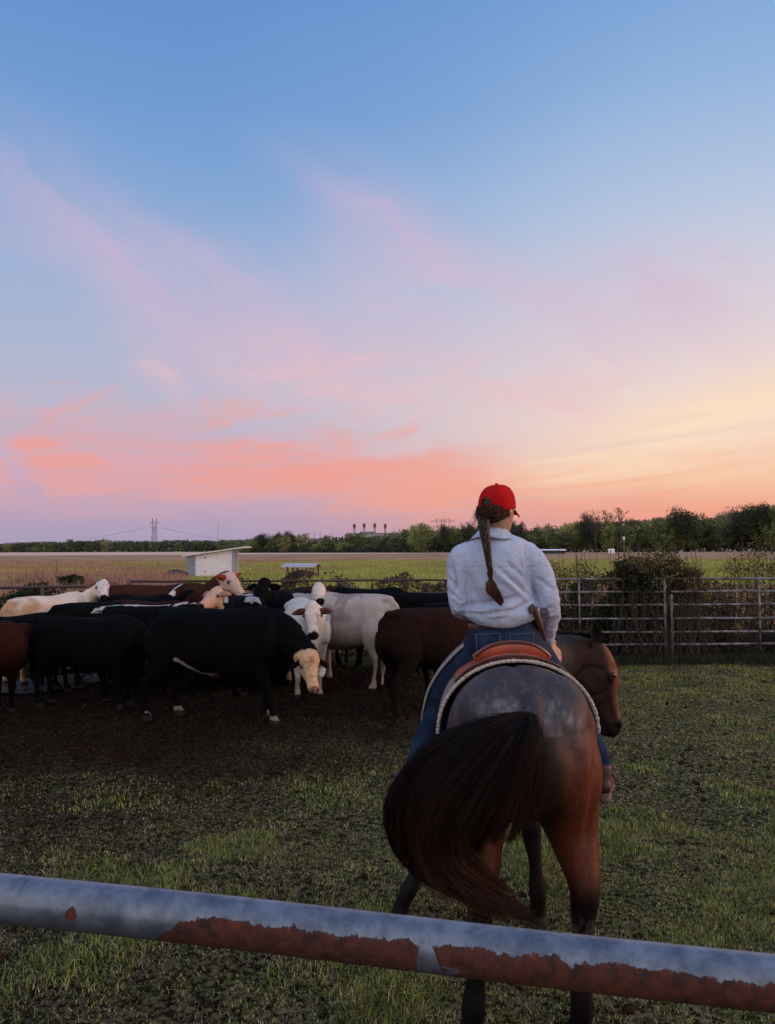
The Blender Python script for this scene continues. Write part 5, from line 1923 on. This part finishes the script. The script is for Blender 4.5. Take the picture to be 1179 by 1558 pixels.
for s_ in (-1, 1):
    xk = .57 + s_ * .30
    xf = .12 if s_ < 0 else 1.055
    mb = MB()
    mb.tube([((.55 + s_ * .20, 3.90, 1.34), .01, .05), ((xk, 3.96, 1.12), .01, .06), ((.5 * (xk + xf), 3.96, .95), .008, .04), ((xf, 3.94, .80), .006, .02)], side=(1, 0, 0), n=12)
    build(mb, 'fender', M['leather_old'], saddle, off=SO)
    mb = MB()
    ring = [((xf + .07 * math.cos(t_), 3.95, .745 + .075 * math.sin(t_)), .008, .022) for t_ in np.linspace(-.2 - math.pi / 2, 1.5 * math.pi - .2, 22)]
    mb.tube(ring, side=(.3, 0, 1), n=8, sub=1)
    build(mb, 'stirrup', M['leather_dark'], saddle, off=SO)

# ------------------------------------------------------------------ rider
RO = Vector((.53, 3.72, 1.42))
person = empty('person', RO)
tag(person, 'rider in red cap, white shirt and jeans, sitting with back turned, long braid', 'person')
M['skin'] = simple('skin', (.42, .23, .16), rough=.5, var=.12, vs=30)
M['skin'].node_tree.nodes['Principled BSDF'].inputs['Subsurface Weight'].default_value = .1
M['skin'].node_tree.nodes['Principled BSDF'].inputs['Subsurface Radius'].default_value = (.01, .004, .002)
HYAW = rad(-38)          # head turned to the right
hc = np.array([.527, 3.725, 2.075])
hf_ = np.array([math.sin(-HYAW), math.cos(-HYAW), 0.0])      # face direction
hr_ = np.array([hf_[1], -hf_[0], 0.0])
hu_ = np.array([0, 0, 1.0])


def hp(a, b, c_):
    """a right, b forward, c up from the head centre"""
    return hc + hr_ * a + hf_ * b + hu_ * c_


mb = MB()
mb.tube([(hp(0, -.005, .115), .03, .04), (hp(0, -.005, .10), .055, .07), (hp(0, 0, .06), .074, .092), (hp(0, 0, .01), .077, .096), (hp(0, .012, -.04), .068, .085), (hp(0, .03, -.085), .052, .06), (hp(0, .045, -.115), .030, .035)],
        side=tuple(hr_), n=22)
mb.tube([(hp(0, .085, .02), .009, .012), (hp(0, .102, -.015), .011, .014), (hp(0, .110, -.032), .016, .013), (hp(0, .095, -.04), .012, .008)], side=tuple(hr_), n=10)
mb.ball(hp(0, .088, -.062), (.024, .014, .007)); mb.ball(hp(0, .087, -.073), (.021, .014, .007))
mb.tube([(hp(0, -.01, -.03), .052, .056), ((.512, 3.715, 1.99), .044, .048), ((.505, 3.71, 1.94), .052, .055), ((.51, 3.71, 1.88), .09, .06)], side=(1, 0, 0), n=18)
# arms inside the sleeves down to the hands
RS, RE, RW = (.670, 3.72, 1.85), (.757, 3.715, 1.645), (.782, 3.84, 1.445)
LS, LE, LW = (.365, 3.72, 1.84), (.346, 3.72, 1.645), (.43, 3.93, 1.56)
mb.tube([((.53, 3.71, 1.88), .05, .05), (RS, .035, .035), (RE, .026, .026), (RW, .021, .018), ((.795, 3.855, 1.425), .027, .018)], side=(0, 1, 0), n=14)
mb.tube([((.53, 3.71, 1.86), .05, .05), (LS, .035, .035), (LE, .026, .026), (LW, .024, .022)], side=(0, 1, 0), n=14)
# right hand resting on the thigh, fingers down and forward
HA, HB = np.array([.795, 3.855, 1.425]), np.array([.838, 3.895, 1.372])
hdv = unit(HB - HA)
hside = unit(np.array([.25, .75, .55])); hside = unit(hside - hdv * (hside @ hdv)); hnor = np.cross(hdv, hside)
mb.tube([(HA - hdv * .03, .026, .019), (HA + hdv * .01, .034, .017), (HA + hdv * .045, .041, .016), (HB, .042, .014)], side=tuple(hside), n=16)
for k in range(4):
    o_ = HB + hside * ((k - 1.5) * .0205) - hdv * .006
    L_ = (.062, .074, .078, .068)[k]
    c1_ = o_ + hdv * L_ * .45 + hnor * .004
    c2_ = o_ + hdv * L_ * .8 - hnor * .006 + np.array([0, 0, -.004])
    c3_ = o_ + hdv * L_ * .98 - hnor * .016 + np.array([0, 0, -.008])
    mb.tube([(o_, .0098, .0098), (c1_, .009, .009), (c2_, .0082, .0082), (c3_, .0066, .0066)], side=tuple(hside), n=10)
th_ = HA + hside * .028 + hdv * .015
mb.tube([(th_, .012, .012), (th_ + hside * .022 + hdv * .022, .0105, .0105), (th_ + hside * .030 + hdv * .050, .0085, .0085)], side=tuple(hnor), n=10)
# left hand closed on the rein
LA = np.array(LW)
ld = unit(np.array([.5, .85, -.10])); ls_ = unit(np.array([.1, .05, 1.0])); ls_ = unit(ls_ - ld * (ls_ @ ld)); ln_ = np.cross(ld, ls_)
mb.tube([(LA - ld * .02, .024, .02), (LA + ld * .03, .036, .017), (LA + ld * .075, .040, .016)], side=tuple(ls_), n=14)
for k in range(4):
    o_ = LA + ld * .072 + ls_ * ((k - 1.5) * .020)
    for sgn in (1,):
        mb.tube([(o_, .0095, .0095), (o_ + ld * .026 + ln_ * .012, .009, .009), (o_ + ld * .016 + ln_ * .038, .0085, .0085), (o_ - ld * .008 + ln_ * .036, .0075, .0075)], side=tuple(ls_), n=9)
mb.tube([(LA + ld * .02 + ls_ * .03, .012, .012), (LA + ld * .05 + ls_ * .042 + ln_ * .018, .010, .010), (LA + ld * .07 + ls_ * .034 + ln_ * .034, .0085, .0085)], side=tuple(ln_), n=9)
me = fuse(mb, 'body', .0052, 2, .5)
V = verts(me) - np.array(RO); set_verts(me, V)
link('body', me, M['skin'], person)
for s_ in (-1, 1):
    mb = MB(); mb.ball(hp(s_ * .032, .080, .008), (.012, .012, .012), 12, 8); build(mb, 'eye', M['eye'], person, off=RO)
    mb = MB()
    mb.tube([(hp(s_ * .072, -.006, -.028), .004, .006), (hp(s_ * .078, -.010, -.010), .006, .011), (hp(s_ * .080, -.013, .006), .005, .013), (hp(s_ * .077, -.010, .016), .003, .008)], side=tuple(hr_), n=10)
    build(mb, 'ear', M['skin'], person, off=RO)

# shirt: continuous torso and sleeves with folds
M['shirt'] = None
m, t, p, out = new_mat('white_cotton')
tc = t.node('ShaderNodeTexCoord')
ob = tc.outputs['Object']
fold = t.noise(t.vscale(ob, (9, 9, 5)), 1.0, 4.0, .55, 1.2)
weave = t.noise(ob, 420.0, 2.0, .5)
t.put(p.inputs['Base Color'], t.mix(t.ss(fold, .3, .7), (.37, .43, .58, 1), (.45, .50, .64, 1)))
p.inputs['Roughness'].default_value = .85
p.inputs['Specular IOR Level'].default_value = .2
rn = t.noise(t.vscale(ob, (22, 22, 11)), 1.0, 3.0, .5, 1.8)
ridge = t.m('SUBTRACT', 1.0, t.m('MULTIPLY', t.m('ABSOLUTE', t.m('SUBTRACT', rn, .5)), 5.0), clamp=True)
b1_ = t.bump(t.m('ADD', fold, t.m('MULTIPLY', ridge, .14)), .6, .022)
nb = t.node('ShaderNodeBump'); t.put(nb.inputs['Height'], weave); nb.inputs['Strength'].default_value = .15; nb.inputs['Distance'].default_value = .001; t.put(nb.inputs['Normal'], b1_)
t.put(p.inputs['Normal'], nb.outputs[0])
M['shirt'] = m
mb = MB()
mb.tube([((.537, 3.73, 1.545), .165, .125), ((.537, 3.725, 1.575), .186, .140), ((.533, 3.72, 1.63), .170, .136), ((.526, 3.715, 1.70), .156, .128), ((.520, 3.71, 1.78), .160, .126), ((.514, 3.71, 1.845), .174, .114),
         ((.508, 3.712, 1.895), .168, .095), ((.503, 3.715, 1.93), .128, .078), ((.500, 3.715, 1.957), .088, .068), ((.498, 3.715, 1.985), .058, .058)], side=(1, 0, 0), n=30, expo=2.15)
mb.tube([((.60, 3.715, 1.875), .065, .068), ((.672, 3.72, 1.850), .070, .072), ((.718, 3.718, 1.79), .064, .070), ((.748, 3.715, 1.71), .057, .066), ((.766, 3.715, 1.63), .055, .062), ((.776, 3.76, 1.56), .052, .055), ((.780, 3.81, 1.50), .044, .044), ((.782, 3.838, 1.455), .034, .030)], side=(1, 0, 0), n=20)
mb.tube([((.42, 3.715, 1.875), .065, .068), ((.358, 3.72, 1.852), .068, .072), ((.338, 3.718, 1.79), .058, .070), ((.338, 3.715, 1.70), .053, .066), ((.345, 3.715, 1.635), .053, .062), ((.368, 3.78, 1.59), .053, .054), ((.395, 3.86, 1.572), .044, .044), ((.425, 3.92, 1.562), .034, .032)], side=(1, 0, 0), n=20)
me = fuse(mb, 'shirt', .0060, 3)
V = verts(me); Nn = normals(me)
x, y, z_ = V.T


def crease(x0, z0, x1, z1, w, amp, back=True):
    """a fold along a segment on the back"""
    global V
    d_ = np.array([x1 - x0, z1 - z0]); L_ = np.linalg.norm(d_); d_ /= L_
    u = (V[:, 0] - x0) * d_[0] + (V[:, 2] - z0) * d_[1]
    v = -(V[:, 0] - x0) * d_[1] + (V[:, 2] - z0) * d_[0]
    e_ = np.exp(-(v / w) ** 2) * sstep(u, -.02, L_ * .3) * (1 - sstep(u, L_ * .7, L_ + .02)) * (V[:, 1] < 3.74)
    V = V + Nn * (e_ * amp * 1.6)[:, None]


def sxz(px_, py_, d_=3.6):
    q = pix(px_, py_, d_)
    return q.x, q.z


for a_, b_, w_, am in (((750, 858), (818, 915), .010, -.008), ((752, 868), (812, 922), .012, .007), ((700, 925), (800, 906), .012, -.009), ((705, 934), (790, 920), .012, .007),
                       ((800, 826), (806, 900), .012, -.010), ((795, 832), (800, 890), .010, .006), ((770, 855), (800, 880), .008, -.006), ((690, 860), (696, 905), .010, -.012), ((712, 870), (735, 930), .014, -.005),
                       ((730, 880), (760, 935), .016, .005), ((765, 935), (815, 912), .010, -.007), ((740, 940), (780, 930), .010, .005), ((820, 880), (842, 895), .008, -.006), ((815, 935), (845, 925), .007, -.006),
                       ((820, 950), (846, 940), .007, .005), ((822, 962), (845, 955), .006, -.005), ((686, 880), (700, 900), .008, -.006), ((690, 905), (702, 915), .007, -.006)):
    (xa, za), (xb, zb) = sxz(*a_), sxz(*b_)
    crease(xa, za, xb, zb, w_, am)
# yoke seam
V = V - Nn * (np.exp(-((V[:, 2] - 1.808) / .0035) ** 2) * (V[:, 1] < 3.70) * (np.abs(V[:, 0] - .53) < .17) * .003)[:, None]
# shoulder seams
for s_ in (-1, 1):
    V = V - Nn * (np.exp(-((V[:, 0] - (.53 + s_ * .185) + .04 * s_ * (1.9 - V[:, 2])) / .004) ** 2) * (V[:, 2] > 1.74) * .003)[:, None]
F1 = fbm(V * np.array([9, 9, 5]), 3, 2) - .5
F2 = 1 - np.abs(fbm(V * np.array([14, 14, 16]) + F1[:, None] * 2, 3, 7) - .5) * 4
slv = (np.abs(V[:, 0] - .53) > .20).astype(float)
V = V + Nn * (F1 * .018 + (F2 - .5) * (.003 + .006 * slv * (V[:, 2] < 1.75)))[:, None]
# hem: uneven lower edge, open underneath
low = V[:, 2] < 1.60
V[low, 2] += .012 * sstep(1.60 - V[low, 2], 0, .05) + (np.sin(V[low, 0] * 21) * .005 + .16 * np.maximum(V[low, 0] - .58, 0)) * (np.abs(V[low, 0] - .537) < .22)
V = V - np.array(RO); set_verts(me, V)
shirt = link('shirt', me, m, person)
# collar
mb = MB()
ks = []
for j in range(33):
    a = -math.pi * .80 + 2 * math.pi * .80 * j / 32 - math.pi / 2
    ks.append(((.537 + .070 * math.cos(a), 3.715 + .068 * math.sin(a), 1.963 - .010 * math.sin(a)), .0045, .024))
mb.tube(ks, side=(0, 0, 1), n=8, sub=1)
mb.v = []; mb.f = []
nn_ = 32
for lay, (r1, r2, z1, z2) in enumerate(((.054, .092, 1.992, 1.950), (.057, .100, 1.994, 1.944))):
    for j in range(nn_ + 1):
        a = -math.pi * .80 + 2 * math.pi * .80 * j / nn_ - math.pi / 2
        for q in range(4):
            f_ = q / 3
            rr_ = r1 + (r2 - r1) * f_ ** 1.2
            mb.v.append((.500 + rr_ * 1.10 * math.cos(a), 3.712 + rr_ * .95 * math.sin(a), z1 + (z2 - z1) * f_ + .006 * math.cos(3 * a)))
half = (nn_ + 1) * 4
for j in range(nn_):
    for q in range(3):
        a = j * 4 + q
        mb.f.append((a, a + 4, a + 5, a + 1)); mb.f.append((a + half, a + 1 + half, a + 5 + half, a + 4 + half))
for j in range(nn_):
    for q in (0, 3):
        a = j * 4 + q
        mb.f.append((a, a + 4, a + 4 + half, a + half))
build(mb, 'collar', m, shirt, off=None)
for ch in shirt.children:
    ch.location = -RO
# cuffs
for (A_, B_, r_) in (((.784, 3.825, 1.475), (.783, 3.850, 1.437), .036), ((.410, 3.89, 1.568), (.435, 3.94, 1.560), .036)):
    mb = MB(); mb.tube([(A_, r_, r_ * .9), (B_, r_ * .9, r_ * .8)], side=(1, 0, 0), n=18, sub=4)
    o = build(mb, 'cuff', m, shirt); o.location = -RO

# jeans
M['stitch'] = simple('denim_stitch', (.07, .10, .16), rough=.9)
M['denim'] = simple('denim', (.008, .018, .042), rough=.85, spec=.1, var=.45, vs=7, col2=(.018, .038, .075), bump=.25, bs=300, bd=.001)
mb = MB()
mb.tube([((.538, 3.735, 1.585), .140, .105), ((.538, 3.735, 1.54), .150, .112), ((.54, 3.735, 1.48), .168, .135), ((.545, 3.74, 1.43), .175, .145), ((.548, 3.76, 1.40), .14, .12)], side=(1, 0, 0), n=26, expo=2.2)
for s_ in (-1, 1):
    mb.ball((.54 + s_ * .072, 3.675, 1.455), (.088, .09, .085))
mb.tube([((.475, 3.74, 1.44), .10, .12), ((.415, 3.80, 1.37), .092, .10), ((.328, 3.90, 1.27), .085, .09), ((.272, 3.99, 1.15), .072, .078), ((.248, 4.00, 1.05), .062, .070), ((.18, 3.95, .93), .060, .066), ((.125, 3.90, .80), .052, .058), ((.12, 3.88, .74), .052, .06)], side=(1, -.3, 0), n=20)
mb.tube([((.62, 3.74, 1.45), .11, .12), ((.70, 3.80, 1.38), .098, .105), ((.80, 3.90, 1.27), .085, .09), ((.895, 3.99, 1.15), .072, .078), ((.955, 4.00, 1.05), .062, .070), ((1.01, 3.95, .94), .058, .064), ((1.045, 3.90, .84), .050, .056), ((1.055, 3.88, .765), .050, .058)], side=(1, .3, 0), n=20)
me = fuse(mb, 'jeans', .009, 5)
V = verts(me); Nn = normals(me)
cen = np.exp(-((V[:, 0] - .54) / .010) ** 2) * (V[:, 1] < 3.72) * (V[:, 2] < 1.53)
V = V - Nn * (cen * .010)[:, None]
V = V - Nn * (np.exp(-((V[:, 2] - 1.525 + .03 * np.abs(V[:, 0] - .54)) / .003) ** 2) * .003)[:, None]
V = V + Nn * ((fbm(V * 12, 3, 5) - .5) * .010)[:, None]
V = V - np.array(RO); set_verts(me, V)
jeans = link('jeans', me, M['denim'], person)
# back pockets
for s_ in (-1, 1):
    pk = []
    for (a_, b_) in ((-.055, 1.500), (.055, 1.506), (.052, 1.425), (0, 1.405), (-.052, 1.425)):
        pk.append((.54 + s_ * .078 + a_, b_))
    mb = MB()
    loop = pk + [pk[0]]
    keys = []
    for (xa, za), (xb, zb) in zip(loop[:-1], loop[1:]):
        for q in range(6):
            f_ = q / 6
            keys.append((xa + (xb - xa) * f_, za + (zb - za) * f_))
    keys.append(loop[-1])
    VJ = verts(me) + np.array(RO)
    kk = []
    for (xx, zz) in keys:
        near = VJ[(np.abs(VJ[:, 0] - xx) < .012) & (np.abs(VJ[:, 2] - zz) < .012)]
        yy = near[:, 1].min() if len(near) else 3.60
        kk.append(((xx, yy - .0005, zz), .0022, .0022))
    mb.tube(kk, side=(0, 1, 0), n=6, sub=1)
    o = build(mb, 'back_pocket_stitching', M['stitch'], jeans); o.location = -RO
M_dummy = None
# pale chap edge following the outside of the left leg
M['trim'] = simple('pale_edge', (.36, .30, .25), rough=.9, var=.3, vs=60)
ks = []
for (px_, py_, d_) in ((706, 982, 3.70), (690, 996, 3.74), (668, 1022, 3.84), (652, 1050, 3.92), (644, 1080, 3.97), (641, 1108, 3.97), (643, 1135, 3.93), (646, 1170, 3.88)):
    q = pix(px_, py_, d_)
    ks.append(((q.x, q.y + .02, q.z), .0035, .010))
mb = MB(); mb.tube(ks, side=(1, 0, .3), n=8, sub=4); build(mb, 'chap_edge', M['trim'], jeans); jeans.children[-1].location = -RO

# belt with holster
mb = MB()
ks = [((.538 + .160 * math.cos(a), 3.735 + .122 * math.sin(a), 1.555 + .022 * math.cos(a)), .005, .019) for a in np.linspace(0, 2 * math.pi, 41)]
mb.tube(ks, side=(0, 0, 1), n=8, sub=1, caps=False)
mb.v = [tuple(p_) for p_ in mb.v]
M['belt'] = simple('tooled_belt', (.10, .045, .03), rough=.5, var=.6, vs=55, col2=(.03, .016, .012), bump=.5, bs=90, bd=.002)
# side swap: belt tall in z
mb = MB()
for a in np.linspace(0, 2 * math.pi, 49)[:-1]:
    pass
vs, fs = [], []
n_ = 48
for lay in (0, 1):
    for j in range(n_):
        a = 2 * math.pi * j / n_
        for zz in (-.019, .019):
            vs.append((.538 + (.150 + .005 * lay) * math.cos(a), 3.735 + (.122 + .005 * lay) * math.sin(a), 1.560 + .034 * math.cos(a) + zz))
for j in range(n_):
    j2 = (j + 1) % n_
    a, b = j * 2, j2 * 2
    fs.append((a, a + 1, b + 1, b)); o2 = n_ * 2
    fs.append((a + o2, b + o2, b + 1 + o2, a + 1 + o2))
    fs.append((a, b, b + o2, a + o2)); fs.append((a + 1, a + 1 + o2, b + 1 + o2, b + 1))
mb.add(vs, fs)
belt = build(mb, 'belt', M['belt'], person, off=RO)
mb = MB()
def PV(px_, py_, d_):
    q = pix(px_, py_, d_)
    return (q.x, q.y, q.z)
mb.tube([(PV(813, 924, 3.62), .015, .012), (PV(818, 940, 3.62), .015, .012), (PV(824, 958, 3.63), .012, .010), (PV(829, 974, 3.65), .008, .008)], side=(1, 0, 0), n=12)
sh_ = build(mb, 'knife_sheath', M['leather_dark'], belt); sh_.location = -RO
mb = MB(); mb.tube([(PV(811, 921, 3.615), .010, .010), (PV(807, 927, 3.60), .012, .009), (PV(810, 933, 3.60), .009, .008)], side=(1, 0, 0), n=10)
o = build(mb, 'knife_handle', M['darkmatte'], belt); o.location = -RO

# boots
M['boot'] = simple('boot', (.055, .018, .012), rough=.5, var=.3, vs=20)
M['sole'] = simple('boot_sole', (.16, .10, .08), rough=.8)
for s_, bx in ((-1, .12), (1, 1.055)):
    mb = MB()
    mb.tube([((bx, 3.87, .83), .040, .044), ((bx, 3.86, .76), .038, .042)], side=(1, 0, 0), n=14, sub=3)
    mb.tube([((bx - s_ * .01, 3.82, .735), .032, .035), ((bx + s_ * .01, 3.88, .735), .036, .042), ((bx + s_ * .045, 3.99, .735), .044, .032), ((bx + s_ * .07, 4.08, .73), .034, .022)], side=(1, 0, 0), n=14)
    me = fuse(mb, 'boot', .008, 4); V = verts(me) - np.array(RO); set_verts(me, V)
    bt = link('boot', me, M['boot'], person)
    mb = MB()
    mb.tube([((bx - s_ * .01, 3.80, .700), .028, .010), ((bx + s_ * .01, 3.88, .700), .030, .006), ((bx + s_ * .045, 3.99, .700), .044, .007), ((bx + s_ * .075, 4.095, .704), .030, .006)], side=(1, 0, 0), n=12)
    mb.box((bx - s_ * .008, 3.82, .685), (.05, .055, .03))
    o = build(mb, 'sole', M['sole'], bt); o.location = -RO

# cap
M['cap'] = simple('red_cap', (.44, .006, .008), spec=.1, rough=.85, var=.2, vs=15, bump=.3, bs=350, bd=.001)
M['capdark'] = simple('cap_inside', (.012, .008, .010), rough=.9)
mb = MB()
vs, fs = [], []
nu, nv = 108, 44
for lay in (0, 1):
    for i in range(nv + 1):
        ph = (math.pi / 2) * i / nv
        for j in range(nu):
            a = 2 * math.pi * j / nu
            r_ = 1.0 - .018 * lay
            cr_ = math.sin(ph) ** .72
            hgt_ = math.cos(ph) ** .80
            zz = .008 + .121 * hgt_ * r_
            panel = 1 - .010 * abs(math.sin(3 * a)) ** .3 * (1 if lay == 0 else 0)
            q = hp(.0865 * cr_ * math.cos(a) * r_ * (panel + .008), .104 * cr_ * math.sin(a) * r_ * (panel + .008) - .002, zz + .010 * math.sin(a) * cr_)
            vs.append(tuple(q))
L = (nv + 1) * nu


def hole(i, j):
    a = 2 * math.pi * (j + .5) / nu
    da = (a - 1.5 * math.pi)
    zz = math.cos((math.pi / 2) * (i + .5) / nv) ** .8
    return (da / .34) ** 2 + ((zz - .26) / .30) ** 2 < 1 and zz > .26


for i in range(nv):
    for j in range(nu):
        if hole(i, j):
            continue
        j2 = (j + 1) % nu
        a, b, c_, d_ = i * nu + j, i * nu + j2, (i + 1) * nu + j2, (i + 1) * nu + j
        fs.append((a, d_, c_, b)); fs.append((a + L, b + L, c_ + L, d_ + L))
for j in range(nu):
    j2 = (j + 1) % nu
    a, b = nv * nu + j, nv * nu + j2
    fs.append((a, a + L, b + L, b))
mb.add(vs, fs)
mb.ball(hp(0, -.002, .131), (.009, .009, .006), 10, 6)
cap = build(mb, 'cap', M['cap'], person, off=RO)
mb = MB()
vs, fs = [], []
for lay in (0, 1):
    for i in range(9):
        for j in range(17):
            a = -1 + 2 * j / 16
            f_ = i / 8
            xx = .076 * a * (1 - .10 * f_)
            yy = .094 * math.sqrt(max(0, 1 - (a * .84) ** 2)) + f_ * .068 * math.sqrt(max(0.0, 1 - a ** 4 * .8))
            vs.append(tuple(hp(xx, yy, .018 - .030 * f_ * .9 - .016 * a * a - .004 * lay)))
L = 9 * 17
for i in range(8):
    for j in range(16):
        a = i * 17 + j
        fs.append((a, a + 1, a + 18, a + 17)); fs.append((a + L, a + 17 + L, a + 18 + L, a + 1 + L))
for j in range(16):
    a = 8 * 17 + j; fs.append((a, a + 1, a + 1 + L, a + L))
for i in range(8):
    a = i * 17; fs.append((a, a + 17, a + 17 + L, a + L)); a += 16; fs.append((a, a + L, a + 17 + L, a + 17))
mb.add(vs, fs)
o = build(mb, 'brim', M['cap'], cap); o.location = -RO
# adjusting strap under the opening
mb = MB()
mb.tube([(hp(.088 * math.cos(a), .106 * math.sin(a) - .002, .021 + .010 * math.sin(a)), .0022, .010) for a in np.linspace(1.5 * math.pi - .55, 1.5 * math.pi + .55, 14)], side=(0, 0, 1), n=6, sub=1)
for k_ in range(len(mb.v)):
    pass
o = build(mb, 'strap', M['cap'], cap); o.location = -RO

# hair: skull cap of strands gathered to the braid
M['haircore'] = simple('hair_core', (.010, .005, .004), rough=.6, var=.4, vs=60, stretch=(1, 1, .1))
mb = MB()
mb.tube([(hp(0, -.010, .055), .070, .082), (hp(0, -.012, .03), .079, .088), (hp(0, -.022, .0), .078, .084), (hp(-.006, -.036, -.03), .062, .062), (hp(-.022, -.052, -.055), .036, .038)], side=tuple(hr_), n=22)
me = fuse(mb, 'hair', .006, 3); V = verts(me)
V = V + normals(me) * ((fbm(V * np.array([60, 60, 25]), 2) - .5) * .004)[:, None]
V -= np.array(RO); set_verts(me, V)
hair = link('hair', me, M['haircore'], person)
bA = np.array(PV(735, 786, 3.612))
N = 1800
ang_ = rng.uniform(-2.95, -.10, N)       # around the back of the head
st_ = np.array([hp(.080 * math.cos(a), .094 * math.sin(a) - .010, rng.uniform(-.03, .030)) for a in ang_])
en_ = bA + rng.normal(size=(N, 3)) * np.array([.011, .008, .010])
ss2 = np.linspace(0, 1, 12)[None, :, None]
mid_ = (st_ + en_) / 2
outw = mid_ - (hc + np.array([0, 0, -.02])); outw /= np.linalg.norm(outw, axis=1)[:, None]
P4_ = st_[:, None] * (1 - ss2) + en_[:, None] * ss2 + outw[:, None] * np.sin(ss2 * math.pi) * .016
hc_ = np.where((rng.random(N) < .3)[:, None], np.array([.10, .042, .024]), np.array([.028, .012, .008])) * rng.uniform(.6, 1.4, N)[:, None]
strands('loose_hair', P4_, np.full(N, .0010), hc_, hair, off=RO)
# flyaways
N = 60
st_ = np.array([hp(rng.uniform(-.085, -.07), rng.uniform(-.08, 0), rng.uniform(-.05, .01)) for _ in range(N)])
P5 = st_[:, None] + np.array([-.03, -.01, -.07]) * ss2 * rng.uniform(.3, 1, N)[:, None, None] + rng.normal(size=(N, 1, 3)) * .012 * ss2 ** 1.5
strands('flyaway_hair', P5, np.full(N, .0004), np.tile([.06, .028, .018], (N, 1)), hair, off=RO)
# braid of alternating lobes
BP = curve_pts([PV(735, 784, 3.612), PV(737, 808, 3.592), PV(741, 835, 3.572), PV(744, 858, 3.562), PV(747, 882, 3.556)], 29)
Pb, Cb, Wb = [], [], []
nlobe = 17
for k in range(nlobe):
    f_ = k / (nlobe - 1)
    q = BP[int(f_ * 26)]
    q2 = BP[min(28, int(f_ * 26) + 3)]
    wd_ = .023 * (1 - f_) + .011 * f_
    s_ = 1 if k % 2 else -1
    for _ in range(70):
        w1 = rng.normal() * .28
        st0 = q + np.array([s_ * wd_ * (.85 + .25 * w1), .006, .012 + .007 * w1])
        md0 = q * .5 + q2 * .5 + np.array([s_ * wd_ * (.35), -.010 - abs(rng.normal()) * .003, -.006 + .009 * w1])
        en0 = q2 + np.array([-s_ * wd_ * .35, .002, -.010 + .005 * w1])
        pp = curve_pts([st0, md0, en0], 12) + rng.normal(size=3) * .0018
        Pb.append(pp)
        Cb.append(np.array([.052, .022, .014]) * rng.uniform(.35, 1.5)); Wb.append(.0016)
Pb = np.array(Pb)
braid = strands('braid', Pb, np.array(Wb), np.array(Cb), person, off=RO, taper=.8)
mb = MB(); mb.tube([(q, .022 * (1 - i / 28) + .008, .012) for i, q in enumerate(BP)][::4], side=(1, 0, 0), n=10, sub=2)
o = build(mb, 'braid_core', M['haircore'], braid); o.location = -RO
mb = MB(); q = np.array(PV(747, 884, 3.55)); mb.tube([(q + np.array([0, 0, .007]), .0115, .010), (q - np.array([0, 0, .007]), .0115, .010)], side=(1, 0, 0), n=14, sub=2)
o = build(mb, 'hair_tie', M['capdark'], braid); o.location = -RO
N = 900
gp = curve_pts([PV(747, 883, 3.55), PV(748, 895, 3.545), PV(755, 905, 3.545), PV(763, 913, 3.548)], 16)
off_ = rng.normal(size=(N, 1, 3)) * np.array([.011, .007, .004])
env_ = np.interp(np.linspace(0, 1, 16), [0, .15, .5, 1], [.35, .75, 1.0, .35])[None, :, None]
P6 = gp[None] + off_ * env_
P6[:, :, 2] -= (np.abs(rng.normal(size=(N, 1))) * .010 * np.linspace(0, 1, 16)[None])
cb = np.where((rng.random(N) < .4)[:, None], np.array([.14, .058, .032]), np.array([.04, .018, .012])) * rng.uniform(.6, 1.4, N)[:, None]
strands('braid_end', P6, np.full(N, .0011), cb, braid, off=RO)
